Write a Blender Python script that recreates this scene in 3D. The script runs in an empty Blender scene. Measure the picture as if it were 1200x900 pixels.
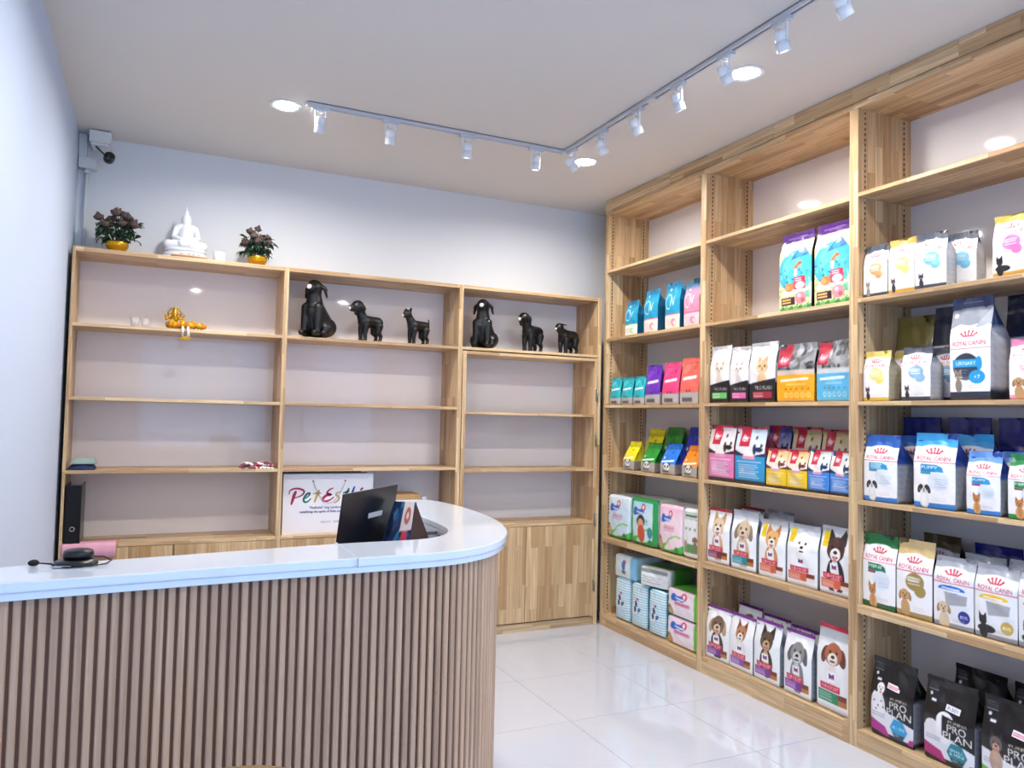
import bpy, bmesh, math, random
import numpy as np
from mathutils import Vector, Matrix
PI = math.pi
C = bpy.context.scene.collection
random.seed(7)

# ------------------------------------------------------------------ camera
H = 1.45
cam_d = bpy.data.cameras.new('camera')
cam = bpy.data.objects.new('camera', cam_d); C.objects.link(cam)
cam_d.sensor_fit = 'HORIZONTAL'; cam_d.sensor_width = 36.0
cam_d.lens = 898.25 * 36.0 / 1200.0
cam_d.clip_start = 0.02
YAW, PITCH, ROLL = 0.43649, 0.04373, 0.02195
cam.rotation_mode = 'QUATERNION'
_m = (Matrix.Rotation(-YAW, 4, 'Z') @ Matrix.Rotation(PI / 2 + PITCH, 4, 'X') @ Matrix.Rotation(ROLL, 4, 'Z'))
cam.rotation_quaternion = _m.to_quaternion()
cam.location = (0, 0, H)
bpy.context.scene.camera = cam

# ------------------------------------------------------------------ world, exposure, big lights
W = bpy.data.worlds.new('World'); bpy.context.scene.world = W
W.use_nodes = True
W.node_tree.nodes['Background'].inputs[0].default_value = (0.33, 0.57, 1.0, 1)
W.node_tree.nodes['Background'].inputs[1].default_value = 2.6
vs = bpy.context.scene.view_settings
vs.view_transform = 'Standard'; vs.look = 'None'; vs.gamma = 1; vs.use_curve_mapping = False
vs.exposure = 0.26
XL, XR, YB, YF, ZC = -0.45, 3.31, 5.06, -1.4, 3.037      # room shell
portal = bpy.data.lights.new('shopfront_portal', 'AREA'); portal.shape = 'RECTANGLE'
portal.size = 3.3; portal.size_y = 2.5
portal.cycles.is_portal = True
po = bpy.data.objects.new('shopfront_portal', portal); C.objects.link(po)
po.location = (1.43, YF - 0.12, 1.3); po.rotation_euler = (PI / 2, 0, 0)
DOWN = [(0.56, 4.04), (2.355, 4.05), (0.56, 2.66), (2.38, 2.66), (2.38, 1.28), (0.45, -0.74), (2.38, -0.74)]
DOWN_W = 17.0

# ------------------------------------------------------------------ helpers
def lin(c):
    c = np.asarray(c, float)
    return np.where(c <= 0.04045, c / 12.92, ((c + 0.055) / 1.055) ** 2.4)
def hexc(h):
    return tuple(int(h[i:i + 2], 16) / 255 for i in (0, 2, 4))
def L4(c):
    if isinstance(c, str): c = hexc(c)
    l = lin(c); return (float(l[0]), float(l[1]), float(l[2]), 1)
def mat(name, col, rough=0.5, metal=0.0, coat=0.0, emit=None, estr=0, bump=None, var=0.0, trans=0):
    m = bpy.data.materials.new(name); m.use_nodes = True
    nt = m.node_tree; b = nt.nodes['Principled BSDF']
    b.inputs['Base Color'].default_value = L4(col)
    b.inputs['Roughness'].default_value = rough
    b.inputs['Metallic'].default_value = metal
    b.inputs['Coat Weight'].default_value = coat
    if trans: b.inputs['Transmission Weight'].default_value = trans
    if emit is not None:
        b.inputs['Emission Color'].default_value = L4(emit); b.inputs['Emission Strength'].default_value = estr
    tc = nt.nodes.new('ShaderNodeTexCoord')
    if var:
        n = nt.nodes.new('ShaderNodeTexNoise'); n.inputs['Scale'].default_value = 9
        nt.links.new(tc.outputs['Object'], n.inputs['Vector'])
        mx = nt.nodes.new('ShaderNodeMix'); mx.data_type = 'RGBA'
        c = L4(col)
        mx.inputs[6].default_value = tuple(x * (1 - var) for x in c[:3]) + (1,)
        mx.inputs[7].default_value = tuple(min(1, x * (1 + var)) for x in c[:3]) + (1,)
        nt.links.new(n.outputs['Fac'], mx.inputs[0]); nt.links.new(mx.outputs[2], b.inputs['Base Color'])
    if bump:
        n = nt.nodes.new('ShaderNodeTexNoise'); n.inputs['Scale'].default_value = bump[0]
        nt.links.new(tc.outputs['Object'], n.inputs['Vector'])
        bp = nt.nodes.new('ShaderNodeBump'); bp.inputs['Strength'].default_value = bump[1]; bp.inputs['Distance'].default_value = bump[2]
        nt.links.new(n.outputs['Fac'], bp.inputs['Height']); nt.links.new(bp.outputs[0], b.inputs['Normal'])
    return m

def wood(name, c1, c2, rough=0.42, strip=0.052, length=0.36, grain=0.35):
    """finger-jointed rubberwood; UVs are metres with U along the grain"""
    m = bpy.data.materials.new(name); m.use_nodes = True
    nt = m.node_tree; b = nt.nodes['Principled BSDF']; N = nt.nodes.new; K = nt.links.new
    tc = N('ShaderNodeTexCoord')
    br = N('ShaderNodeTexBrick'); br.offset = 0.37; br.offset_frequency = 2; br.squash = 1
    br.inputs['Scale'].default_value = 1; br.inputs['Mortar Size'].default_value = 0.0006
    br.inputs['Mortar Smooth'].default_value = 0.4
    br.inputs['Brick Width'].default_value = length; br.inputs['Row Height'].default_value = strip
    br.inputs['Color1'].default_value = L4(c1); br.inputs['Color2'].default_value = L4(c2)
    br.inputs['Mortar'].default_value = tuple(x * 0.72 for x in L4(c2)[:3]) + (1,)
    K(tc.outputs['UV'], br.inputs['Vector'])
    mp = N('ShaderNodeMapping'); mp.inputs['Scale'].default_value = (2.2, 55, 1)
    K(tc.outputs['UV'], mp.inputs['Vector'])
    # each block shifts the grain: add brick colour to the coordinate
    ad = N('ShaderNodeVectorMath'); ad.operation = 'MULTIPLY_ADD'
    K(br.outputs['Color'], ad.inputs[0]); ad.inputs[1].default_value = (40, 40, 40); K(mp.outputs[0], ad.inputs[2])
    n = N('ShaderNodeTexNoise'); n.inputs['Scale'].default_value = 1; n.inputs['Detail'].default_value = 5
    n.inputs['Distortion'].default_value = 0.8
    K(ad.outputs[0], n.inputs['Vector'])
    r = N('ShaderNodeMapRange'); r.inputs[1].default_value = 0.3; r.inputs[2].default_value = 0.7
    r.inputs[3].default_value = 1 - grain; r.inputs[4].default_value = 1 + grain * 0.55
    K(n.outputs['Fac'], r.inputs[0])
    v = N('ShaderNodeVectorMath'); v.operation = 'SCALE'
    K(br.outputs['Color'], v.inputs[0]); K(r.outputs[0], v.inputs['Scale'])
    K(v.outputs[0], b.inputs['Base Color'])
    b.inputs['Roughness'].default_value = rough
    bp = N('ShaderNodeBump'); bp.inputs['Strength'].default_value = 0.15; bp.inputs['Distance'].default_value = 0.001
    K(n.outputs['Fac'], bp.inputs['Height']); K(bp.outputs[0], b.inputs['Normal'])
    return m

class MB:
    """mesh builder: vertices, faces, material index and metre UVs"""
    def __init__(s): s.v = []; s.f = []; s.mi = []; s.uv = []; s.sm = []
    def face(s, idx, uv=None, mi=0, smooth=False):
        s.f.append(idx); s.mi.append(mi); s.sm.append(smooth)
        s.uv.extend(uv if uv else [(0, 0)] * len(idx))
    def box(s, x0, x1, y0, y1, z0, z1, g='x', mi=0):
        x0, x1 = min(x0, x1), max(x0, x1); y0, y1 = min(y0, y1), max(y0, y1); z0, z1 = min(z0, z1), max(z0, z1)
        n = len(s.v); ou, ov = random.uniform(0, 9), random.uniform(0, 9)
        s.v += [(x, y, z) for z in (z0, z1) for y in (y0, y1) for x in (x0, x1)]
        ax = 'xyz'.index(g)
        for q in ((0, 2, 3, 1), (4, 5, 7, 6), (0, 1, 5, 4), (2, 6, 7, 3), (0, 4, 6, 2), (1, 3, 7, 5)):
            P = [s.v[n + i] for i in q]
            flat = [k for k in range(3) if all(abs(p[k] - P[0][k]) < 1e-9 for p in P)][0]
            oth = [k for k in range(3) if k != flat]
            if ax in oth: u, w = ax, [k for k in oth if k != ax][0]
            else: u, w = oth
            s.face(tuple(n + i for i in q), [(p[u] + ou, p[w] + ov) for p in P], mi)
        return s
    def lathe(s, prof, seg=24, cx=0, cy=0, cz=0, mi=0, smooth=True):
        n = len(s.v); m = len(prof)
        for r, z in prof:
            for k in range(seg):
                a = 2 * PI * k / seg; s.v.append((cx + r * math.cos(a), cy + r * math.sin(a), cz + z))
        for j in range(m - 1):
            for k in range(seg):
                a, b = n + j * seg + k, n + j * seg + (k + 1) % seg
                s.face((a, b, b + seg, a + seg), None, mi, smooth)
        if prof[0][0] > 1e-6: s.face(tuple(n + k for k in range(seg))[::-1], None, mi)
        if prof[-1][0] > 1e-6: s.face(tuple(n + (m - 1) * seg + k for k in range(seg)), None, mi)
        return s
    def tube(s, pts, r, seg=8, mi=0, cap=True):
        pts = [Vector(p) for p in pts]; n = len(s.v); m = len(pts)
        rr = r if isinstance(r, (list, tuple)) else [r] * m
        up = Vector((0, 0, 1))
        for i, p in enumerate(pts):
            t = (pts[min(i + 1, m - 1)] - pts[max(i - 1, 0)]).normalized()
            a = t.cross(up)
            if a.length < 0.05: a = t.cross(Vector((1, 0, 0)))
            a.normalize(); b = t.cross(a).normalized()
            for k in range(seg):
                q = 2 * PI * k / seg; s.v.append(tuple(p + (a * math.cos(q) + b * math.sin(q)) * rr[i]))
        for j in range(m - 1):
            for k in range(seg):
                a, b = n + j * seg + k, n + j * seg + (k + 1) % seg
                s.face((a, a + seg, b + seg, b), None, mi, True)
        if cap:
            s.face(tuple(n + k for k in range(seg)), None, mi); s.face(tuple(n + (m - 1) * seg + k for k in range(seg))[::-1], None, mi)
        return s
    def ball(s, c, r, seg=14, rings=8, mi=0, sx=1, sy=1, sz=1):
        prof = [(r * math.sin(PI * i / rings), -r * math.cos(PI * i / rings)) for i in range(rings + 1)]
        prof[0] = (1e-5, -r); prof[-1] = (1e-5, r)
        n = len(s.v); s.lathe(prof, seg, 0, 0, 0, mi)
        for i in range(n, len(s.v)):
            x, y, z = s.v[i]; s.v[i] = (c[0] + x * sx, c[1] + y * sy, c[2] + z * sz)
        return s
    def prism(s, pts, z0, z1, mi=0, inset=0):
        n = len(s.v); m = len(pts)
        s.v += [(p[0], p[1], z0) for p in pts] + [(p[0], p[1], z1) for p in pts]
        s.face(tuple(n + i for i in range(m))[::-1], [(pts[i][0], pts[i][1]) for i in range(m)][::-1], mi)
        s.face(tuple(n + m + i for i in range(m)), [(pts[i][0], pts[i][1]) for i in range(m)], mi)
        for i in range(m):
            j = (i + 1) % m; s.face((n + i, n + j, n + m + j, n + m + i), None, mi)
        return s
    def xf(s, M, start=0):
        for i in range(start, len(s.v)): s.v[i] = tuple(M @ Vector(s.v[i]))
        return s
    def mesh(s, name, mats):
        me = bpy.data.meshes.new(name); me.from_pydata(s.v, [], s.f)
        uv = me.uv_layers.new(name='UVMap'); uv.data.foreach_set('uv', [c for p in s.uv for c in p])
        for m in (mats if isinstance(mats, (list, tuple)) else [mats]): me.materials.append(m)
        me.polygons.foreach_set('material_index', s.mi); me.polygons.foreach_set('use_smooth', s.sm)
        me.update(); return me
    def build(s, name, mats, parent=None, bevel=0, loc=None, rz=0):
        o = bpy.data.objects.new(name, s.mesh(name, mats)); C.objects.link(o)
        if parent is not None: o.parent = parent
        if loc is not None: o.location = loc
        if rz: o.rotation_euler = (0, 0, rz)
        if bevel:
            b = o.modifiers.new('bevel', 'BEVEL'); b.width = bevel; b.segments = 2; b.limit_method = 'ANGLE'
        return o
def tag(o, label=None, cat=None, group=None, kind=None):
    if label: o['label'] = label
    if cat: o['category'] = cat
    if group: o['group'] = group
    if kind: o['kind'] = kind
    return o
def thing(name, label, cat, loc=(0, 0, 0), rz=0, group=None):
    o = bpy.data.objects.new(name, None); C.objects.link(o); o.empty_display_size = 0.05
    o.location = loc; o.rotation_euler = (0, 0, rz)
    return tag(o, label, cat, group)
def link_mesh(name, me, parent=None, loc=(0, 0, 0), rot=(0, 0, 0)):
    o = bpy.data.objects.new(name, me); C.objects.link(o); o.location = loc; o.rotation_euler = rot
    if parent is not None: o.parent = parent
    return o
def blob(name, caps, m, parent=None, voxel=0.004, smooth=6):
    """one continuous body from tapered capsules (p0, r0, p1, r1[, squash]), voxel-joined and smoothed"""
    mb = MB()
    for cp in caps:
        p0, r0, p1, r1 = Vector(cp[0]), cp[1], Vector(cp[2]), cp[3]
        sq = cp[4] if len(cp) > 4 else 1
        d = p1 - p0; L = max(d.length, 1e-4)
        prof = [(1e-5, -r0)] + [(r0 * math.cos(a), r0 * math.sin(a)) for a in np.linspace(-1.3, 0, 5)]
        prof += [(r1 * math.cos(a), L + r1 * math.sin(a)) for a in np.linspace(0, 1.3, 5)] + [(1e-5, L + r1)]
        n = len(mb.v); mb.lathe(prof, 16)
        R = d.normalized().to_track_quat('Z', 'Y').to_matrix().to_4x4() if d.length > 1e-6 else Matrix.Identity(4)
        mb.xf(Matrix.Translation(p0) @ R @ Matrix.Diagonal((1, sq, 1, 1)), n)
    o = bpy.data.objects.new(name, mb.mesh(name, m)); C.objects.link(o)
    r = o.modifiers.new('r', 'REMESH'); r.mode = 'VOXEL'; r.voxel_size = voxel; r.use_smooth_shade = True
    s = o.modifiers.new('s', 'SMOOTH'); s.factor = 0.5; s.iterations = smooth
    dg = bpy.context.evaluated_depsgraph_get()
    me = bpy.data.meshes.new_from_object(o.evaluated_get(dg), depsgraph=dg)
    o.modifiers.clear(); o.data = me; o.data.name = name
    if parent is not None: o.parent = parent
    return o

# ------------------------------------------------------------------ materials
M_wood = wood('rubberwood', 'dfc297', 'ba9469')
M_wood2 = wood('rubberwood_doors', 'dabb90', 'b08c60', strip=0.055, length=0.42, grain=0.3)
M_wall = mat('wall_paint', 'dde0e3', 0.75, bump=(60, 0.05, 0.002))
M_ceil = mat('ceiling_paint', 'd6d2cd', 0.8)
M_lam = mat('gloss_laminate', 'efe5e0', 0.045, bump=(2.2, 0.03, 0.02))
M_lamw = mat('gloss_laminate_white', 'e8e5e5', 0.045, bump=(2.2, 0.03, 0.02))
M_white = mat('white_enamel', 'e6e8ea', 0.35)
M_grey = mat('grey_metal', '8f959c', 0.35, 0.7)
M_rail = mat('rail_white', 'c6c8ce', 0.4)
M_dark = mat('dark_slot', '2a2017', 0.7)
M_black = mat('black_plastic', '040509', 0.3)
M_solid = mat('solid_surface', 'd9e2ee', 0.07, coat=0.4)
M_tile = mat('floor_tile', 'c6cad6', 0.05, coat=0.5, bump=(6, 0.02, 0.004), var=0.03)
M_grout = mat('grout', 'd2d3d8', 0.8)
M_gold = mat('gold_paint', 'd8a526', 0.25, 0.85)
M_hinge = mat('steel_hinge', '9a9488', 0.35, 0.9)

def slat_wood():
    m = bpy.data.materials.new('slat_wood'); m.use_nodes = True
    nt = m.node_tree; b = nt.nodes['Principled BSDF']; N = nt.nodes.new; K = nt.links.new
    oi = N('ShaderNodeObjectInfo'); tc = N('ShaderNodeTexCoord')
    mp = N('ShaderNodeMapping'); mp.inputs['Scale'].default_value = (120, 120, 4)
    K(tc.outputs['Object'], mp.inputs['Vector'])
    ad = N('ShaderNodeVectorMath'); ad.operation = 'ADD'; K(mp.outputs[0], ad.inputs[0])
    ml = N('ShaderNodeMath'); ml.operation = 'MULTIPLY'; ml.inputs[1].default_value = 50; K(oi.outputs['Random'], ml.inputs[0]); K(ml.outputs[0], ad.inputs[1])
    n = N('ShaderNodeTexNoise'); n.inputs['Scale'].default_value = 1; n.inputs['Detail'].default_value = 4; n.inputs['Distortion'].default_value = 0.5
    K(ad.outputs[0], n.inputs['Vector'])
    cr = N('ShaderNodeMix'); cr.data_type = 'RGBA'; cr.inputs[6].default_value = L4('9c785e'); cr.inputs[7].default_value = L4('d2b192')
    K(n.outputs['Fac'], cr.inputs[0])
    r = N('ShaderNodeMapRange'); r.inputs[3].default_value = 0.85; r.inputs[4].default_value = 1.15; K(oi.outputs['Random'], r.inputs[0])
    v = N('ShaderNodeVectorMath'); v.operation = 'SCALE'; K(cr.outputs[2], v.inputs[0]); K(r.outputs[0], v.inputs['Scale'])
    K(v.outputs[0], b.inputs['Base Color']); b.inputs['Roughness'].default_value = 0.5
    return m
M_slat = slat_wood()
M_slatback = mat('slat_backing', '6a4632', 0.6)
def attr_mat(name, rough, coat=0.3, bump=0.0):
    m = bpy.data.materials.new(name); m.use_nodes = True
    nt = m.node_tree; b = nt.nodes['Principled BSDF']
    a = nt.nodes.new('ShaderNodeVertexColor'); a.layer_name = 'Col'
    nt.links.new(a.outputs[0], b.inputs['Base Color'])
    b.inputs['Roughness'].default_value = rough; b.inputs['Coat Weight'].default_value = coat
    b.inputs['Coat Roughness'].default_value = 0.15
    if bump:
        tc = nt.nodes.new('ShaderNodeTexCoord'); n = nt.nodes.new('ShaderNodeTexNoise'); n.inputs['Scale'].default_value = 22
        nt.links.new(tc.outputs['Object'], n.inputs['Vector'])
        bp = nt.nodes.new('ShaderNodeBump'); bp.inputs['Strength'].default_value = bump; bp.inputs['Distance'].default_value = 0.012
        nt.links.new(n.outputs['Fac'], bp.inputs['Height']); nt.links.new(bp.outputs[0], b.inputs['Normal'])
    return m
M_print = attr_mat('printed_film', 0.38, 0.35, 0.25)

# ------------------------------------------------------------------ room shell
def slab(name, b, m, kind='structure'):
    o = MB().box(*b).build(name, m); return tag(o, kind=kind)
floor = slab('floor', (XL - .1, XR + .1, YF - .1, YB + .1, -0.10, -0.003), M_grout)
slab('ceiling', (XL - .1, XR + .1, YF - .1, YB + .1, ZC, ZC + .1), M_ceil)
slab('wall_left', (XL - .1, XL, YF - .1, YB + .1, 0, ZC), mat('wall_paint_daylight_tint', 'c3d0e6', 0.75, bump=(60, 0.05, 0.002)))  # blue daylight from the shopfront is mixed into this wall's base colour
slab('wall_right', (XR, XR + .1, YF - .1, YB + .1, 0, ZC), M_wall)
slab('wall_back', (XL, XR, YB, YB + .1, 0, ZC), M_wall)
# shopfront wall behind the camera with its glazed opening
wf = MB(); wf.box(XL, -0.22, YF - .1, YF, 0, ZC); wf.box(3.08, XR, YF - .1, YF, 0, ZC); wf.box(-0.22, 3.08, YF - .1, YF, 2.55, ZC); wf.box(-0.22, 3.08, YF - .1, YF, 0, .05)
tag(wf.build('wall_front', M_wall), kind='structure')
wi = thing('window_1', 'glazed shopfront behind the camera', None, (0, 0, 0)); del wi['label']; tag(wi, kind='structure')
fr = MB()
for x in (-0.22, 0.86, 1.96, 3.04): fr.box(x, x + .04, YF - .07, YF - .03, .05, 2.55)
fr.box(-.22, 3.08, YF - .07, YF - .03, 2.5, 2.55); fr.box(-.22, 3.08, YF - .07, YF - .03, .05, .1)
fr.build('frame', M_grey, wi)
gm = bpy.data.materials.new('window_glass'); gm.use_nodes = True
_nt = gm.node_tree; _nt.nodes.clear()
_o = _nt.nodes.new('ShaderNodeOutputMaterial'); _t = _nt.nodes.new('ShaderNodeBsdfTransparent'); _g = _nt.nodes.new('ShaderNodeBsdfGlossy'); _g.inputs['Roughness'].default_value = 0.02
_x = _nt.nodes.new('ShaderNodeMixShader'); _x.inputs[0].default_value = 0.06
_nt.links.new(_t.outputs[0], _x.inputs[1]); _nt.links.new(_g.outputs[0], _x.inputs[2]); _nt.links.new(_x.outputs[0], _o.inputs[0])
for x in (-0.18, 0.90, 2.0): MB().box(x, x + 1.06, YF - .052, YF - .048, .1, 2.5).build('pane', gm, wi)
# floor tiles, 60 cm, polished
tm = MB(); g = 0.0012
tm.box(g, .6 - g, g, .6 - g, -0.010, 0.0); tile_me = tm.mesh('tile', M_tile)
tx0, ty0 = -0.53, -2.74
for i in range(7):
    for j in range(11):
        x, y = tx0 + .6 * i, ty0 + .6 * (j + 2)
        if x < XL and x + .6 < XL: continue
        t = link_mesh('tile', tile_me, floor, (x, y, -0.0002 * random.random()))

# ------------------------------------------------------------------ ceiling lights
def downlight(i, x, y, label):
    t = thing('downlight', label, 'ceiling light', (x, y, ZC), 0, 'recessed round downlights')
    MB().lathe([(.062, -.001), (.082, -.001), (.084, -.004), (.080, -.007), (.064, -.005), (.060, -.002)], 32).build('trim_ring', M_white, t)
    MB().lathe([(.001, -.0025), (.061, -.0025)], 32).build('lens', M_lens, t)
    l = bpy.data.lights.new('downlight_lamp', 'AREA'); l.shape = 'DISK'; l.size = .12; l.energy = DOWN_W; l.color = (1.0, 0.95, 0.88)
    l.spread = math.radians(165)
    o = bpy.data.objects.new('downlight_lamp', l); C.objects.link(o); o.parent = t; o.location = (0, 0, -.009)
M_lens = mat('led_lens', 'ffffff', 0.4, emit='eef6ff', estr=14)
dl_lab = ['lit round downlight just left of the free end of the spotlight rail',
          'lit round downlight by the corner of the spotlight rail, near the far wall',
          'lit round downlight above the counter, out of the top of the photo',
          'lit round downlight beside the rail along the tall shelves, glowing below a spotlight',
          'lit round downlight near the camera at right',
          'lit round downlight behind the camera at left', 'lit round downlight behind the camera at right']
for i, (x, y) in enumerate(DOWN): downlight(i, x, y, dl_lab[i])

# track rails
def rail(name, label, x0, x1, y0, y1):
    t = thing(name, label, 'light rail', ((x0 + x1) / 2, (y0 + y1) / 2, ZC), 0, 'ceiling spotlight rails')
    ox, oy = (x0 + x1) / 2, (y0 + y1) / 2; m = MB()
    w = .017
    if x1 - x0 > y1 - y0:
        m.box(x0 - ox, x1 - ox, -w, -w + .011, -.02, 0); m.box(x0 - ox, x1 - ox, w - .011, w, -.02, 0); m.box(x0 - ox, x1 - ox, -w, w, -.004, 0)
        s = MB().box(x0 - ox, x1 - ox, -w + .011, w - .011, -.012, -.004)
        e = MB().box(x0 - ox - .008, x0 - ox, -w - .002, w + .002, -.022, 0)
    else:
        m.box(-w, -w + .011, y0 - oy, y1 - oy, -.02, 0); m.box(w - .011, w, y0 - oy, y1 - oy, -.02, 0); m.box(-w, w, y0 - oy, y1 - oy, -.004, 0)
        s = MB().box(-w + .011, w - .011, y0 - oy, y1 - oy, -.012, -.004)
        e = MB().box(-w - .002, w + .002, y0 - oy - .008, y0 - oy, -.022, 0)
    m.build('channel', M_rail, t); s.build('slot', M_dark, t); e.build('end_cap', M_rail, t)
    return t
RX, RY = 2.155, 3.94
rail('spotlight_rail', 'white spotlight rail running across the ceiling parallel to the far wall', .655, RX - .02, RY - .0001, RY)
r2 = rail('spotlight_rail', 'white spotlight rail running along the ceiling beside the tall right-hand shelves', RX, RX + .0001, -.6, RY - .02)
tag(MB().box(-.024, .024, -.024, .024, -.022, 0).build('rail_corner', M_rail, None, .002, (RX, RY, ZC)), 'white corner joint where the two ceiling spotlight rails meet', 'rail joint')
MB().box(-.02, .02, -.03, .03, -.0235, 0).build('joint_cover', M_rail, r2, .002, (0, 3.07 - (RY - .62) / 2, 0))

def spot_parts():
    ad = MB().box(-.014, .014, -.045, .045, -.036, -.018)
    yo = MB()
    for s in (-1, 1): yo.box(-.004, .004, s * .026 - .003, s * .026 + .003, -.108, -.034)
    yo.box(-.006, .006, -.029, .029, -.040, -.034)
    yo.lathe([(.008, -.048), (.012, -.036)], 12)
    kn = MB()
    hd = MB().lathe([(.001, .042), (.018, .042), (.0245, .036), (.0245, .008), (.0225, .006), (.0225, .001), (.0265, -.001), (.0265, -.036), (.0235, -.040), (.021, -.034)], 24)
    ln = MB().lathe([(.001, -.035), (.022, -.035)], 20)
    return [('adapter', ad.mesh('adapter', M_rail)), ('yoke', yo.mesh('yoke', M_white)), ('lamp_head', hd.mesh('lamp_head', M_white)), ('lens', ln.mesh('lens', M_spotlens))]
M_spotlens = mat('spot_lens', 'ffffff', 0.3, emit='f4f8ff', estr=2.2)
SP = spot_parts()
def spot(x, y, yaw, tilt, label):
    t = thing('track_spotlight', label, 'spotlight', (x, y, ZC), yaw, 'white spotlights on the ceiling rails')
    for n, me in SP:
        if n == 'lens': link_mesh(n, me, hd); continue
        o = link_mesh(n, me, t)
        if n == 'lamp_head': o.location = (0, 0, -.108); o.rotation_euler = (0, tilt, 0); hd = o
    return t
xs = [.72, 1.09, 1.53, 1.96]
lab = ['spotlight at the free left end of the rail along the far wall', 'second spotlight from the left on the rail along the far wall',
       'third spotlight from the left on the rail along the far wall', 'fourth spotlight from the left, just before the rail corner']
for x, l, tl in zip(xs, lab, (.55, .3, .2, .15)): spot(x, RY, PI / 2, tl * -1, 'white ' + l)
ys = [3.86, 3.53, 3.20, 2.86, 2.535, 2.21, 1.92]
lab = ['just past the rail corner, aimed at the shelves', 'second from the rail corner on the rail beside the shelves', 'third from the rail corner on the rail beside the shelves',
       'fourth from the rail corner on the rail beside the shelves', 'with the glowing downlight right below it', 'nearest one fully in view, high at the top of the photo', 'cut off by the top edge of the photo']
for y, l, tl in zip(ys, lab, (-.7, -.45, -.5, -.4, -.6, -.35, -.6)): spot(RX, y, 0, tl, 'white spotlight ' + l)

# ------------------------------------------------------------------ shelving: back wall
D, DB = 4.72, 5.035        # front plane, back panel plane
BX = [-0.428, 0.695, 1.821, 2.912]
SH = [1.9116, 1.5116, 1.1154, 0.7165]
def board(name, b, g, parent, m=None, bev=.0012, label=None):
    o = MB().box(*b, g=g).build(name, m or M_wood, parent, bev)
    if label: o['label'] = label
    return o
blabs = ['light wood wall shelf unit at left holding the white statue and flower pots on top',
         'light wood wall shelf unit in the middle with the paper bag on its lower shelf',
         'light wood wall shelf unit in the far corner, with inner door frame and hinges']
for k in range(3):
    x0, x1 = BX[k], BX[k + 1]
    if k == 2: x1 = 2.905
    t = thing('wall_shelf_unit', blabs[k], 'shelving', ((x0 + x1) / 2, (D + YB) / 2, 0))
    P = lambda n, b, g='x', m=None, bev=.0012: board(n, (b[0] - t.location.x, b[1] - t.location.x, b[2] - t.location.y, b[3] - t.location.y, b[4], b[5]), g, t, m, bev)
    th = .0145
    rt = th if k < 2 else .03
    P('side_panel', (x0, x0 + th, D, YB - .004, 0, 2.323), 'z'); P('side_panel', (x1 - rt, x1, D, YB - .004, 0, 2.323), 'z')
    P('top_panel', (x0 + th, x1 - rt, D, YB - .004, 2.300, 2.323))
    P('back_panel', (x0 + th, x1 - rt, DB, YB - .006, .05, 2.300), 'x', M_lam if k < 2 else M_lamw, 0)
    if k < 2:
        for z in SH: P('shelf', (x0 + th, x1 - th, D + .001, DB, z - .018, z))
    else:
        P('shelf', (x0 + th, x1 - rt, D + .001, DB, SH[0] - .018, SH[0]))
    P('plinth', (x0 + th, x1 - rt, D + .012, D + .03, 0, .055))
    xm = 2.33 if k == 2 else (x0 + x1) / 2
    zt = .70
    if k < 2:
        for a, b in ((x0 + th + .002, xm - .0015), (xm + .0015, x1 - th - .002)): P('door', (a, b, D - .002, D + .016, .058, zt - .004), 'z', M_wood2)
    else:
        # hinged inner frame below the top shelf
        fx0, fx1, fz = x0 + th + .004, x1 - rt - .004, 1.885
        P('frame_stile', (fx0, fx0 + .026, D - .006, D + .10, .06, fz), 'z'); P('frame_stile', (fx1 - .018, fx1, D - .006, DB - .005, .06, fz), 'z')
        P('frame_rail', (fx0 + .026, fx1 - .018, D - .006, DB - .005, fz - .02, fz))
        P('frame_stile', (fx0, fx0 + .018, D + .10, DB - .005, .06, fz), 'z')
        for z in (1.484, 1.100, .7293): P('shelf', (fx0 + .026, fx1 - .018, D - .003, DB - .005, z - .018, z))
        for a, b in ((fx0 + .027, xm - .0015), (xm + .0015, fx1 - .019)): P('door', (a, b, D - .006, D + .012, .066, .708), 'z', M_wood2)
        for z in (1.62, 1.30, .74, .28):
            hb = MB().lathe([(.0055, -.045), (.0055, .045)], 10); hb.box(-.012, .0, -.002, .002, -.04, .04)
            hb.build('hinge', M_hinge, t, 0, (fx1 + .002 - t.location.x, D - .010 - t.location.y, z))

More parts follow.
